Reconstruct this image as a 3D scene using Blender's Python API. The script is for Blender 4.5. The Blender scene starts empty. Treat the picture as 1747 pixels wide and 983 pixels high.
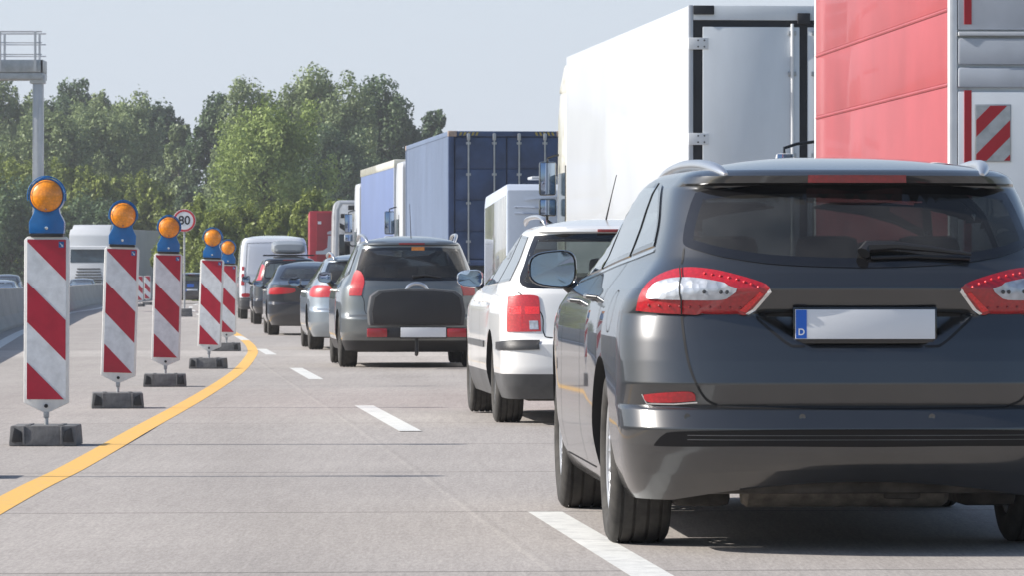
import bpy, bmesh, math, random
import numpy as np
from mathutils import Vector, Matrix
from mathutils.bvhtree import BVHTree
from mathutils.geometry import delaunay_2d_cdt

scene = bpy.context.scene
COL = scene.collection
PI = math.pi
rad = math.radians

# ------------------------------------------------------------------ camera
CAM_H = 1.05           # eye height above the near road
F = 8343.0             # focal length in photo pixels (photo 1747 x 983)
cam_d = bpy.data.cameras.new("camera")
cam_d.sensor_width = 36.0
cam_d.lens = 36.0 * F / 1747.0
cam_d.shift_y = -26.5 / 1747.0
cam_d.clip_start = 0.5
cam_d.clip_end = 20000
cam = bpy.data.objects.new("camera", cam_d)
cam.location = (0, 0, CAM_H)
cam.rotation_euler = (rad(90), 0, 0)
COL.objects.link(cam)
scene.camera = cam
cam_d.dof.use_dof = True
cam_d.dof.focus_distance = 24.0
cam_d.dof.aperture_fstop = 32.0

# ------------------------------------------------------------------ world, sun
SUN_EL = 33.0
SUN_AZ = -93.5         # degrees clockwise from +Y (straight ahead): to the left
w = bpy.data.worlds.new("World")
scene.world = w
w.use_nodes = True
nt = w.node_tree
nt.nodes.clear()
wo = nt.nodes.new("ShaderNodeOutputWorld")
bg = nt.nodes.new("ShaderNodeBackground")
sky = nt.nodes.new("ShaderNodeTexSky")
sky.sky_type = 'NISHITA'
sky.sun_disc = False
sky.sun_elevation = rad(SUN_EL)
sky.sun_rotation = rad(SUN_AZ)
sky.altitude = 0
sky.air_density = 1.0
sky.dust_density = 1.3
sky.ozone_density = 2.2
bg.inputs[1].default_value = 0.085
# milky summer haze low in the sky
tcw = nt.nodes.new("ShaderNodeTexCoord")
sxw = nt.nodes.new("ShaderNodeSeparateXYZ"); nt.links.new(tcw.outputs["Generated"], sxw.inputs[0])
mrw = nt.nodes.new("ShaderNodeMapRange"); mrw.interpolation_type = 'SMOOTHERSTEP'
mrw.inputs[1].default_value = -0.02; mrw.inputs[2].default_value = 0.42
mrw.inputs[3].default_value = 0.92; mrw.inputs[4].default_value = 0.10
nt.links.new(sxw.outputs[2], mrw.inputs[0])
mxw = nt.nodes.new("ShaderNodeMixRGB"); mxw.inputs[2].default_value = (4.5, 5.0, 5.7, 1)
# the milky band is strongest ahead, weaker behind the camera
mb_ = nt.nodes.new("ShaderNodeMapRange"); mb_.interpolation_type = 'SMOOTHERSTEP'
mb_.inputs[1].default_value = -0.55; mb_.inputs[2].default_value = 0.5; mb_.inputs[3].default_value = 0.22; mb_.inputs[4].default_value = 1.0
nt.links.new(sxw.outputs[1], mb_.inputs[0])
mm_ = nt.nodes.new("ShaderNodeMath"); mm_.operation = 'MULTIPLY'
nt.links.new(mrw.outputs[0], mm_.inputs[0]); nt.links.new(mb_.outputs[0], mm_.inputs[1])
nt.links.new(mm_.outputs[0], mxw.inputs[0]); nt.links.new(sky.outputs[0], mxw.inputs[1])
nt.links.new(mxw.outputs[0], bg.inputs[0])
nt.links.new(bg.outputs[0], wo.inputs[0])

sd = bpy.data.lights.new("sun", 'SUN')
sd.energy = 4.0
sd.angle = rad(0.53)
sd.color = (1.0, 0.945, 0.87)
so = bpy.data.objects.new("sun", sd)
a, e = rad(SUN_AZ), rad(SUN_EL)
sdir = Vector((math.sin(a) * math.cos(e), math.cos(a) * math.cos(e), math.sin(e)))
so.rotation_euler = sdir.to_track_quat('Z', 'Y').to_euler()
so.location = (-60, 10, 60)
COL.objects.link(so)

scene.view_settings.view_transform = 'Standard'
scene.view_settings.look = 'None'
scene.view_settings.gamma = 1.0
scene.view_settings.exposure = 0.84
scene.view_settings.use_curve_mapping = False
scene.cycles.max_bounces = 8
scene.cycles.transparent_max_bounces = 16
scene.cycles.use_denoising = True
scene.cycles.sample_clamp_indirect = 6.0

# ------------------------------------------------------------------ materials
def new_mat(name):
    m = bpy.data.materials.new(name)
    m.use_nodes = True
    nt = m.node_tree
    return m, nt, nt.nodes["Principled BSDF"], nt.nodes["Material Output"]

def noise_mix(nt, c1, c2, scale, detail=4, lo=0.35, hi=0.65, stretch=None, rough=0.6):
    tc = nt.nodes.new("ShaderNodeTexCoord")
    src = tc.outputs["Object"]
    if stretch:
        mp = nt.nodes.new("ShaderNodeMapping")
        mp.inputs["Scale"].default_value = stretch
        nt.links.new(src, mp.inputs[0]); src = mp.outputs[0]
    n = nt.nodes.new("ShaderNodeTexNoise")
    n.inputs["Scale"].default_value = scale
    n.inputs["Detail"].default_value = detail
    n.inputs["Roughness"].default_value = rough
    nt.links.new(src, n.inputs["Vector"])
    r = nt.nodes.new("ShaderNodeValToRGB")
    r.color_ramp.elements[0].position = lo
    r.color_ramp.elements[1].position = hi
    r.color_ramp.elements[0].color = (*c1, 1)
    r.color_ramp.elements[1].color = (*c2, 1)
    nt.links.new(n.outputs["Fac"], r.inputs[0])
    return r.outputs[0], n.outputs["Fac"]

def mat(name, col, rough=0.5, metal=0.0, coat=0.0, var=0.12, scale=3.0, bump=0.0, bscale=60, spec=0.5, stretch=None, detail=4, sheen=None):
    m, nt, b, o = new_mat(name)
    c1 = tuple(c * (1 - var) for c in col)
    c2 = tuple(min(1, c * (1 + var)) for c in col)
    out, fac = noise_mix(nt, c1, c2, scale, detail, stretch=stretch)
    nt.links.new(out, b.inputs["Base Color"])
    b.inputs["Roughness"].default_value = rough
    b.inputs["Metallic"].default_value = metal
    b.inputs["Coat Weight"].default_value = coat
    b.inputs["Coat Roughness"].default_value = 0.03
    b.inputs["Specular IOR Level"].default_value = spec
    if bump:
        tc = nt.nodes.new("ShaderNodeTexCoord")
        n = nt.nodes.new("ShaderNodeTexNoise")
        n.inputs["Scale"].default_value = bscale
        n.inputs["Detail"].default_value = 3
        nt.links.new(tc.outputs["Object"], n.inputs["Vector"])
        bp = nt.nodes.new("ShaderNodeBump")
        bp.inputs["Strength"].default_value = bump
        bp.inputs["Distance"].default_value = 0.01
        nt.links.new(n.outputs["Fac"], bp.inputs["Height"])
        nt.links.new(bp.outputs[0], b.inputs["Normal"])
    return m

def car_paint(name, col, metal=0.0, rough=0.35, dirt=(0.3, 0.27, 0.23), dirt_amt=0.25, flake=False):
    """clear-coated paint, dusty towards the sills; the inside of the shell is bare black trim"""
    m, nt, b, o = new_mat(name)
    tc = nt.nodes.new("ShaderNodeTexCoord")
    n = nt.nodes.new("ShaderNodeTexNoise"); n.inputs["Scale"].default_value = 5; n.inputs["Detail"].default_value = 6
    nt.links.new(tc.outputs["Object"], n.inputs["Vector"])
    sx = nt.nodes.new("ShaderNodeSeparateXYZ"); nt.links.new(tc.outputs["Object"], sx.inputs[0])
    mr = nt.nodes.new("ShaderNodeMapRange")
    mr.inputs[1].default_value = 0.75; mr.inputs[2].default_value = 0.15
    mr.inputs[3].default_value = 0.03; mr.inputs[4].default_value = 0.6
    nt.links.new(sx.outputs[2], mr.inputs[0])
    mu = nt.nodes.new("ShaderNodeMath"); mu.operation = 'MULTIPLY'
    nt.links.new(mr.outputs[0], mu.inputs[0]); nt.links.new(n.outputs["Fac"], mu.inputs[1])
    m2 = nt.nodes.new("ShaderNodeMath"); m2.operation = 'MULTIPLY'; m2.inputs[1].default_value = dirt_amt * 2
    nt.links.new(mu.outputs[0], m2.inputs[0])
    mx = nt.nodes.new("ShaderNodeMixRGB")
    mx.inputs[1].default_value = (*col, 1); mx.inputs[2].default_value = (*dirt, 1)
    nt.links.new(m2.outputs[0], mx.inputs[0])
    nt.links.new(mx.outputs[0], b.inputs["Base Color"])
    b.inputs["Metallic"].default_value = metal
    b.inputs["Roughness"].default_value = rough
    b.inputs["Coat Weight"].default_value = 1.0
    b.inputs["Coat IOR"].default_value = 1.55
    rr = nt.nodes.new("ShaderNodeMapRange")
    rr.inputs[1].default_value = 0.0; rr.inputs[2].default_value = 0.6
    rr.inputs[3].default_value = 0.02; rr.inputs[4].default_value = 0.25
    nt.links.new(m2.outputs[0], rr.inputs[0])
    nt.links.new(rr.outputs[0], b.inputs["Coat Roughness"])
    # inside of the shell
    g = nt.nodes.new("ShaderNodeNewGeometry")
    dk = nt.nodes.new("ShaderNodeBsdfDiffuse"); dk.inputs[0].default_value = (0.03, 0.03, 0.032, 1)
    ms = nt.nodes.new("ShaderNodeMixShader")
    nt.links.new(g.outputs["Backfacing"], ms.inputs[0])
    nt.links.new(b.outputs[0], ms.inputs[1]); nt.links.new(dk.outputs[0], ms.inputs[2])
    nt.links.new(ms.outputs[0], o.inputs[0])
    return m

def glass_mat(name, tint, rough=0.01, dust=0.03, pw=4.5):
    m, nt, b, o = new_mat(name)
    nt.nodes.remove(b)
    lw = nt.nodes.new("ShaderNodeLayerWeight"); lw.inputs[0].default_value = .5
    pw_ = nt.nodes.new("ShaderNodeMath"); pw_.operation = 'POWER'; pw_.inputs[1].default_value = pw
    nt.links.new(lw.outputs["Facing"], pw_.inputs[0])
    fr = nt.nodes.new("ShaderNodeMath"); fr.operation = 'MULTIPLY_ADD'; fr.inputs[1].default_value = .93; fr.inputs[2].default_value = .045
    nt.links.new(pw_.outputs[0], fr.inputs[0])
    tr = nt.nodes.new("ShaderNodeBsdfTransparent"); tr.inputs[0].default_value = (*tint, 1)
    gl = nt.nodes.new("ShaderNodeBsdfGlossy"); gl.inputs["Roughness"].default_value = rough; gl.inputs[0].default_value = (1, 1, 1, 1)
    di = nt.nodes.new("ShaderNodeBsdfDiffuse"); di.inputs[0].default_value = (0.45, 0.43, 0.4, 1)
    tc = nt.nodes.new("ShaderNodeTexCoord")
    n = nt.nodes.new("ShaderNodeTexNoise"); n.inputs["Scale"].default_value = 6; n.inputs["Detail"].default_value = 8
    nt.links.new(tc.outputs["Object"], n.inputs["Vector"])
    mu = nt.nodes.new("ShaderNodeMath"); mu.operation = 'MULTIPLY'; mu.inputs[1].default_value = dust * 2
    nt.links.new(n.outputs["Fac"], mu.inputs[0])
    s0 = nt.nodes.new("ShaderNodeMixShader")
    nt.links.new(mu.outputs[0], s0.inputs[0]); nt.links.new(tr.outputs[0], s0.inputs[1]); nt.links.new(di.outputs[0], s0.inputs[2])
    s1 = nt.nodes.new("ShaderNodeMixShader")
    nt.links.new(fr.outputs[0], s1.inputs[0]); nt.links.new(s0.outputs[0], s1.inputs[1]); nt.links.new(gl.outputs[0], s1.inputs[2])
    nt.links.new(s1.outputs[0], o.inputs[0])
    return m

M = {}
M['paint_dark'] = car_paint('dark_grey_metallic', (0.062, 0.064, 0.067), metal=0.8, rough=0.30, dirt_amt=0.16)
M['paint_white'] = car_paint('white_paint', (0.78, 0.78, 0.77), rough=0.4, dirt_amt=0.25)
M['paint_grey'] = car_paint('grey_green_metallic', (0.16, 0.175, 0.18), metal=0.7, rough=0.38, dirt_amt=0.3)
M['paint_silver'] = car_paint('silver_blue_metallic', (0.32, 0.37, 0.42), metal=0.7, rough=0.35)
M['paint_black'] = car_paint('black_paint', (0.012, 0.014, 0.02), rough=0.3, dirt_amt=0.12)
M['paint_van'] = car_paint('van_white_paint', (0.72, 0.74, 0.78), rough=0.4, dirt_amt=0.3)
M['gap'] = mat('panel_gap', (0.006, 0.006, 0.007), 0.7)
M['trim'] = mat('black_trim', (0.02, 0.02, 0.022), 0.45, bump=0.15, bscale=400)
M['gloss_black'] = mat('gloss_black', (0.01, 0.01, 0.011), 0.12, coat=0.5)
M['greytrim'] = mat('grey_plastic', (0.075, 0.077, 0.08), 0.5, var=0.25, bump=0.2, bscale=200)
M['glass_dark'] = glass_mat('privacy_glass', (0.15, 0.16, 0.165), dust=0.045)
M['glass_rear'] = glass_mat('rear_glass', (0.52, 0.58, 0.57), dust=0.05)
M['glass_side'] = glass_mat('side_glass', (0.72, 0.80, 0.78), dust=0.03, pw=1.4)
M['vent'] = mat('vent_black', (0.004, 0.004, 0.005), 0.3, spec=.3)
M['frit'] = mat('black_glass_edge', (0.008, 0.008, 0.009), 0.06, coat=0.6)
M['chrome'] = mat('chrome', (0.75, 0.75, 0.76), 0.12, metal=1.0, var=0.04)
M['alu'] = mat('brushed_aluminium', (0.62, 0.63, 0.65), 0.3, metal=0.9, var=0.06)
M['rim'] = mat('alloy_rim', (0.55, 0.56, 0.58), 0.32, metal=0.7, var=0.1, scale=8)
M['mirror'] = mat('mirror_glass', (0.30, 0.38, 0.52), 0.02, metal=1.0, var=0.01)
M['seat'] = mat('seat_cloth', (0.03, 0.03, 0.033), 0.9, bump=0.3, bscale=300)
M['under'] = mat('underbody', (0.05, 0.045, 0.04), 0.8, var=0.5, scale=9)
M['muffler'] = mat('muffler_steel', (0.17, 0.15, 0.125), 0.55, metal=0.5, var=0.4, scale=12)

def lens_mat(name, col, rough=0.12, cell=90.0, strength=0.5, trans=0.0):
    m, nt, b, o = new_mat(name)
    tc = nt.nodes.new("ShaderNodeTexCoord")
    v = nt.nodes.new("ShaderNodeTexVoronoi"); v.inputs["Scale"].default_value = cell
    nt.links.new(tc.outputs["Object"], v.inputs["Vector"])
    r = nt.nodes.new("ShaderNodeValToRGB")
    r.color_ramp.elements[0].color = (*[min(1, c * 1.1) for c in col], 1)
    r.color_ramp.elements[1].color = (*[c * 0.78 for c in col], 1)
    r.color_ramp.elements[1].position = 0.7
    nt.links.new(v.outputs["Distance"], r.inputs[0])
    nt.links.new(r.outputs[0], b.inputs["Base Color"])
    b.inputs["Roughness"].default_value = 0.35
    b.inputs["Coat Weight"].default_value = 1.0
    b.inputs["Coat Roughness"].default_value = 0.02
    bp = nt.nodes.new("ShaderNodeBump"); bp.inputs["Strength"].default_value = strength; bp.inputs["Distance"].default_value = 0.004
    nt.links.new(v.outputs["Distance"], bp.inputs["Height"]); nt.links.new(bp.outputs[0], b.inputs["Normal"])
    return m

M['lens_red'] = lens_mat('red_lens', (0.42, 0.004, 0.012), cell=70, strength=.12)
M['lens_bright'] = lens_mat('bright_red_lens', (0.85, 0.01, 0.015), cell=120)
M['lens_soft'] = lens_mat('light_red_lens', (0.48, 0.014, 0.018), cell=60, strength=.08)
M['lens_dark'] = lens_mat('dark_red_lens', (0.30, 0.006, 0.01), cell=60)
M['lens_clear'] = lens_mat('clear_lens', (0.50, 0.53, 0.58), cell=34, strength=0.6)
M['lens_clear'].node_tree.nodes["Principled BSDF"].inputs["Metallic"].default_value = 0.45
M['lens_amber'] = lens_mat('amber_lens', (0.95, 0.30, 0.004), cell=60, strength=0.15)
M['plate_white'] = mat('plate_white', (0.72, 0.73, 0.75), 0.4, var=0.03)
M['plate_blue'] = mat('plate_blue', (0.01, 0.12, 0.55), 0.4)
M['white_flat'] = mat('white_flat', (0.8, 0.8, 0.8), 0.5)

def tyre_mat():
    m, nt, b, o = new_mat('tyre_rubber')
    out, f = noise_mix(nt, (0.022, 0.021, 0.02), (0.05, 0.047, 0.043), 14, 5)
    nt.links.new(out, b.inputs["Base Color"]); b.inputs["Roughness"].default_value = 0.85
    return m
M['tyre'] = tyre_mat()

# ------------------------------------------------------------------ scene helpers
def tag(o, label=None, cat=None, group=None, kind=None):
    if label: o["label"] = label
    if cat: o["category"] = cat
    if group: o["group"] = group
    if kind: o["kind"] = kind
    return o

def thing(name, label, cat, loc=(0, 0, 0), rz=0.0, group=None, scale=1.0):
    o = bpy.data.objects.new(name, None)
    o.empty_display_size = 0.3
    COL.objects.link(o)
    o.location = loc; o.rotation_euler = (0, 0, rz); o.scale = (scale,) * 3
    return tag(o, label, cat, group)

def link(name, me, parent=None, loc=None):
    o = bpy.data.objects.new(name, me)
    COL.objects.link(o)
    if parent is not None: o.parent = parent
    if loc is not None: o.location = loc
    return o

def copy_tree(o, parent=None):
    c = o.copy(); COL.objects.link(c)
    if parent is not None: c.parent = parent
    for ch in list(o.children):
        copy_tree(ch, c)
    return c

def mesh_from(name, verts, faces, mats, midx=None, smooth=True, sharp=40):
    me = bpy.data.meshes.new(name)
    me.from_pydata([tuple(v) for v in verts], [], faces)
    for m in (mats if isinstance(mats, (list, tuple)) else [mats]):
        me.materials.append(M[m] if isinstance(m, str) else m)
    if midx is not None:
        me.polygons.foreach_set("material_index", midx)
    if smooth:
        me.polygons.foreach_set("use_smooth", [True] * len(me.polygons))
        try: me.set_sharp_from_angle(angle=rad(sharp))
        except Exception: pass
    me.update()
    return me

class MB:
    """collects shapes that become one mesh object"""
    def __init__(s): s.v = []; s.f = []; s.m = []; s.mats = []
    def mi(s, m):
        if m not in s.mats: s.mats.append(m)
        return s.mats.index(m)
    def add(s, vs, fs, m='trim', T=None):
        b = len(s.v); k = s.mi(m)
        for v in vs:
            v = Vector(v)
            if T is not None: v = T @ v
            s.v.append(v)
        for f in fs:
            s.f.append([b + i for i in f]); s.m.append(k)
        return s
    def box(s, c, size, m='trim', T=None, bev=0.0):
        bm = bmesh.new(); bmesh.ops.create_cube(bm, size=1.0)
        for v in bm.verts: v.co = Vector((v.co.x * size[0], v.co.y * size[1], v.co.z * size[2]))
        if bev > 0:
            bmesh.ops.bevel(bm, geom=list(bm.edges), offset=min(bev, min(size) * 0.49), segments=2, affect='EDGES', profile=0.6)
        for v in bm.verts: v.co += Vector(c)
        s.bm(bm, m, T); return s
    def box2(s, a, b, m='trim', T=None, bev=0.0):
        c = [(a[i] + b[i]) / 2 for i in range(3)]; z = [abs(b[i] - a[i]) for i in range(3)]
        return s.box(c, z, m, T, bev)
    def bm(s, bm, m, T=None):
        bm.verts.index_update()
        s.add([v.co.copy() for v in bm.verts], [[v.index for v in f.verts] for f in bm.faces], m, T)
        bm.free()
    def tube(s, pts, r, m='trim', n=10, T=None, caps=True):
        pts = [Vector(p) for p in pts]
        rs = r if isinstance(r, (list, tuple)) else [r] * len(pts)
        vs = []; fs = []
        up = None
        for i, p in enumerate(pts):
            t = (pts[min(i + 1, len(pts) - 1)] - pts[max(i - 1, 0)]).normalized()
            if up is None:
                up = Vector((0, 0, 1)) if abs(t.z) < 0.9 else Vector((1, 0, 0))
            a1 = t.cross(up).normalized(); up = a1.cross(t).normalized()
            for k in range(n):
                th = 2 * PI * k / n
                vs.append(p + (a1 * math.cos(th) + up * math.sin(th)) * rs[i])
        for i in range(len(pts) - 1):
            for k in range(n):
                k2 = (k + 1) % n
                fs.append([i * n + k, i * n + k2, (i + 1) * n + k2, (i + 1) * n + k])
        if caps:
            fs.append(list(range(n))[::-1]); fs.append([(len(pts) - 1) * n + k for k in range(n)])
        s.add(vs, fs, m, T); return s
    def lathe(s, prof, axis='X', n=48, m='trim', T=None, closed=False):
        """prof: list of (axial, radius)"""
        vs = []; fs = []
        for (ax, r) in prof:
            for k in range(n):
                th = 2 * PI * k / n; c, d = r * math.cos(th), r * math.sin(th)
                vs.append((ax, c, d) if axis == 'X' else ((c, ax, d) if axis == 'Y' else (c, d, ax)))
        L = len(prof)
        for i in range(L - 1 if not closed else L):
            j = (i + 1) % L
            for k in range(n):
                k2 = (k + 1) % n
                fs.append([i * n + k, i * n + k2, j * n + k2, j * n + k])
        s.add(vs, fs, m, T); return s
    def ftube(s, pts, rx, rz, m='alu', n=14):
        """flattened tube: rx across, rz up"""
        vs = []; fs = []; pts = [Vector(p) for p in pts]; N_ = len(pts)
        for i, p in enumerate(pts):
            t = (pts[min(i + 1, N_ - 1)] - pts[max(i - 1, 0)]).normalized()
            a1 = Vector((1, 0, 0)); up = a1.cross(t).normalized()
            k_ = .35 + .65 * min(1, math.sin(min(1, 5.0 * min(i, N_ - 1 - i) / N_) * PI / 2))
            for k in range(n):
                th = 2 * PI * k / n
                vs.append(p + a1 * math.cos(th) * rx * k_ + up * math.sin(th) * rz * k_)
        for i in range(N_ - 1):
            for k in range(n): fs.append([i * n + k, i * n + (k + 1) % n, (i + 1) * n + (k + 1) % n, (i + 1) * n + k])
        fs.append(list(range(n))); fs.append([(N_ - 1) * n + k for k in range(n)])
        s.add(vs, fs, m); return s
    def prism(s, poly, d0, d1, axis='Y', m='trim', T=None, bev=0.0):
        """poly in the plane across the axis; axis Y: (x,z); X: (y,z); Z: (x,y)"""
        def mk(p, d):
            if axis == 'Y': return (p[0], d, p[1])
            if axis == 'X': return (d, p[0], p[1])
            return (p[0], p[1], d)
        bm = bmesh.new()
        a_ = [bm.verts.new(mk(p, d0)) for p in poly]; b_ = [bm.verts.new(mk(p, d1)) for p in poly]
        n = len(poly)
        bm.faces.new(a_); bm.faces.new(b_[::-1])
        for i in range(n):
            bm.faces.new([a_[i], b_[i], b_[(i + 1) % n], a_[(i + 1) % n]])
        bmesh.ops.recalc_face_normals(bm, faces=bm.faces)
        if bev > 0:
            bmesh.ops.bevel(bm, geom=list(bm.edges), offset=bev, segments=2, affect='EDGES', profile=0.6)
        s.bm(bm, m, T); return s
    def mesh(s, name, smooth=True, sharp=35):
        me = mesh_from(name, s.v, s.f, s.mats or ['trim'], s.m, smooth, sharp)
        bm = bmesh.new(); bm.from_mesh(me); bmesh.ops.recalc_face_normals(bm, faces=bm.faces); bm.to_mesh(me); bm.free()
        return me
    def build(s, name, parent=None, loc=None, smooth=True, sharp=35):
        return link(name, s.mesh(name, smooth, sharp), parent, loc)

def text_mesh(txt, size, mname, depth=0.002, bold=0.0):
    cu = bpy.data.curves.new("lettering", 'FONT')
    cu.body = txt; cu.size = size; cu.extrude = depth; cu.align_x = 'CENTER'; cu.align_y = 'CENTER'; cu.offset = bold
    o = bpy.data.objects.new("lettering", cu); COL.objects.link(o)
    dg = bpy.context.evaluated_depsgraph_get()
    me = bpy.data.meshes.new_from_object(o.evaluated_get(dg))
    bpy.data.objects.remove(o); bpy.data.curves.remove(cu)
    me.materials.clear(); me.materials.append(M[mname])
    me.transform(Matrix.Rotation(rad(90), 4, 'X'))      # stands upright, reads from -Y
    return me

# ------------------------------------------------------------------ where things are
def zg(D):
    """height of the carriageway: level near the camera, falling gently beyond"""
    return -0.0026 * min(max(D - 32.0, 0.0), 135.0)

def gpt(px, py):
    """the point of the road seen at this place of the photograph"""
    D = 60.0
    for _ in range(40): D = F * (CAM_H - zg(D)) / (py - 465.0)
    return Vector(((px - 873.5) / F * D, D, zg(D)))

def at(px, D, z=None):
    return Vector(((px - 873.5) / F * D, D, zg(D) if z is None else z))

HEAD = math.atan(0.075)          # the motorway runs a little to the left of the view
def path(D):
    """x of the middle of the camera's lane"""
    x = -0.075 * D
    if D > 185: x += 0.0006 * (D - 185) ** 2 if D < 420 else 0.0006 * 235 ** 2 + 2 * 0.0006 * 235 * (D - 420)
    return x
# ------------------------------------------------------------------ surface tools
def pchip(xs, ys, x):
    xs = np.array(xs, float); ys = np.array(ys, float); x = np.atleast_1d(np.array(x, float))
    h = np.diff(xs); d = np.diff(ys) / h; n = len(xs)
    m = np.zeros(n)
    for i in range(1, n - 1):
        if d[i - 1] * d[i] > 0:
            w1 = 2 * h[i] + h[i - 1]; w2 = h[i] + 2 * h[i - 1]
            m[i] = (w1 + w2) / (w1 / d[i - 1] + w2 / d[i])
    m[0], m[-1] = d[0], d[-1]
    x = np.clip(x, xs[0], xs[-1])
    k = np.clip(np.searchsorted(xs, x, side='right') - 1, 0, n - 2)
    t = (x - xs[k]) / h[k]
    return ((1 + 2 * t) * (1 - t) ** 2 * ys[k] + t * (1 - t) ** 2 * h[k] * m[k]
            + t * t * (3 - 2 * t) * ys[k + 1] + t * t * (t - 1) * h[k] * m[k + 1])

def car_shell(P):
    """closed body shell: a stack of plan outlines. y = 0 at the rear bumper, x = 0 in the middle"""
    prof = P['prof']
    zs = [r[0] for r in prof]
    z0, z1 = zs[0], zs[-1]
    lv = sorted(set([round(v, 4) for v in list(np.arange(z0, z1, P.get('dz', 0.02))) + zs]))
    YR = np.interp(lv, zs, [r[1] for r in prof]) if P.get('lin') else pchip(zs, [r[1] for r in prof], lv); YF = pchip(zs, [r[2] for r in prof], lv); W = pchip(zs, [r[3] for r in prof], lv)
    nq, ns, nf = P.get('nq', 30), P.get('ns', 44), 16
    def quarter(n_e, n, wref, dref):
        a_ = np.linspace(0, PI / 2, 600)
        x = np.sin(a_) ** (2 / n_e); y = 1 - np.cos(a_) ** (2 / n_e)
        s = np.concatenate([[0], np.cumsum(np.hypot(np.diff(x) * wref, np.diff(y) * dref))])
        t = np.linspace(0, s[-1], n)
        return np.interp(t, s, x), np.interp(t, s, y)
    L = P['L']; wm = max(W)
    qx, qy = quarter(P.get('nr', 3.2), nq, wm, P['dr'])
    fx, fy = quarter(P.get('nfr', 2.8), nf, wm, P['df'])
    V = []
    rings = []
    for z, yr, yf, wv in zip(lv, YR, YF, W):
        dr, df = P['dr'], P['df']
        if 'drz' in P: dr = float(np.interp(z, *P['drz']))
        h = []
        for i in range(nq): h.append((qx[i] * wv, yr + qy[i] * dr))
        for i in range(1, ns): h.append((wv, (yr + dr) + (yf - df - yr - dr) * i / ns))
        for i in range(nf)[::-1]: h.append((fx[i] * wv, yf - fy[i] * df))
        hh = []
        for (x, y) in h:
            trz = float(np.interp(z, *P['trz'])) if 'trz' in P else P['tr']
            T = 1 - trz * max(0, (P['ytr'] - y) / P['ytr']) ** 2 - P['tf'] * max(0, (y - P['ytf']) / (L - P['ytf'])) ** 2
            bel = 1 + P.get('bulge', 0.0) * math.sin(max(0, min(1, y / L)) * PI)
            hh.append((x * T * bel, y))
        rings.append((z, hh))
    # roof cap
    zt, top = rings[-1]
    yc = (P['roofc'] if 'roofc' in P else (YR[-1] + YF[-1]) / 2)
    for c in P.get('caps', (0.97, 0.92, 0.85, 0.76, 0.65, 0.5, 0.33, 0.16)):
        zc = zt + P['crown'] * (1 - c ** P.get('cp', 2.4))
        rings.append((zc, [(x * c, yc + (y - yc) * c) for (x, y) in top]))
    nh = len(rings[0][1])
    def full(h): return [(-x, y) for (x, y) in h] + [(x, y) for (x, y) in h[::-1][1:-1]]
    nfull = 2 * nh - 2
    bot = rings[0][1]
    ybm = sum(p[1] for p in bot) / len(bot)
    pre = [(z0, [(x * c, ybm + (y - ybm) * c) for (x, y) in bot]) for c in (0.5, 0.9)]
    rings = pre + rings
    verts = []
    for z, h in rings:
        for (x, y) in full(h): verts.append(Vector((x, y, z)))
    faces = []
    for i in range(len(rings) - 1):
        for k in range(nfull):
            k2 = (k + 1) % nfull
            faces.append([i * nfull + k, i * nfull + k2, (i + 1) * nfull + k2, (i + 1) * nfull + k])
    c0 = len(verts); verts.append(Vector((0, ybm, z0)))
    ct = len(verts); verts.append(Vector((0, yc, zt + P['crown'])))
    b = (len(rings) - 1) * nfull
    for k in range(nfull):
        k2 = (k + 1) % nfull
        faces.append([c0, k2, k]); faces.append([ct, b + k, b + k2])
    if 'deform' in P:
        for v in verts: P['deform'](v)
    me = bpy.data.meshes.new("body")
    me.from_pydata([tuple(v) for v in verts], [], faces)
    bm = bmesh.new(); bm.from_mesh(me); bmesh.ops.recalc_face_normals(bm, faces=bm.faces); bm.to_mesh(me); bm.free()
    me.polygons.foreach_set("use_smooth", [True] * len(me.polygons))
    return me

def cut_arches(me, P):
    """wheel arches: real openings cut out of the shell"""
    o = bpy.data.objects.new("shell", me); COL.objects.link(o)
    bm = bmesh.new()
    for y in P['axles']:
        for sgn in (-1, 1):
            r = bmesh.ops.create_cone(bm, cap_ends=True, segments=56, radius1=P['arch'], radius2=P['arch'], depth=0.75)
            T = Matrix.Translation((sgn * (P['W'] - 0.30 + 0.375), y, P['R'] + 0.015)) @ Matrix.Rotation(rad(90), 4, 'Y')
            bmesh.ops.transform(bm, matrix=T, verts=r['verts'])
    cm = bpy.data.meshes.new("cutter"); bm.to_mesh(cm); bm.free()
    c = bpy.data.objects.new("cutter", cm); COL.objects.link(c)
    md = o.modifiers.new("b", 'BOOLEAN'); md.operation = 'DIFFERENCE'; md.object = c; md.solver = 'EXACT'
    dg = bpy.context.evaluated_depsgraph_get()
    out = bpy.data.meshes.new_from_object(o.evaluated_get(dg))
    bpy.data.objects.remove(o); bpy.data.objects.remove(c); bpy.data.meshes.remove(cm)
    if len(out.polygons) < 100: out = me
    # arch lining
    out.materials.clear(); out.materials.append(M[P['paint']]); out.materials.append(M['gap']); out.materials.append(M[P.get('cladding', 'trim')])
    for p in out.polygons:
        c = p.center; k = 0
        for y in P['axles']:
            dy, dzz = c.y - y, c.z - (P['R'] + 0.015)
            rr = math.hypot(dy, dzz)
            if rr < P['arch'] + 0.004 and abs(c.x) > P['W'] - 0.31 and (abs(p.normal.x) < 0.5 or abs(c.x) < P['W'] - 0.26): k = 1
        if P.get('clad') and k == 0 and c.z < P['clad'](c): k = 2
        if k == 0 and p.normal.z < -0.95: k = 1
        p.material_index = k
    out.polygons.foreach_set("use_smooth", [True] * len(out.polygons))
    try: out.set_sharp_from_angle(angle=rad(38))
    except Exception: pass
    return out

def bvh_of(me):
    return BVHTree.FromPolygons([v.co.copy() for v in me.vertices], [list(p.vertices) for p in me.polygons])

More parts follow.
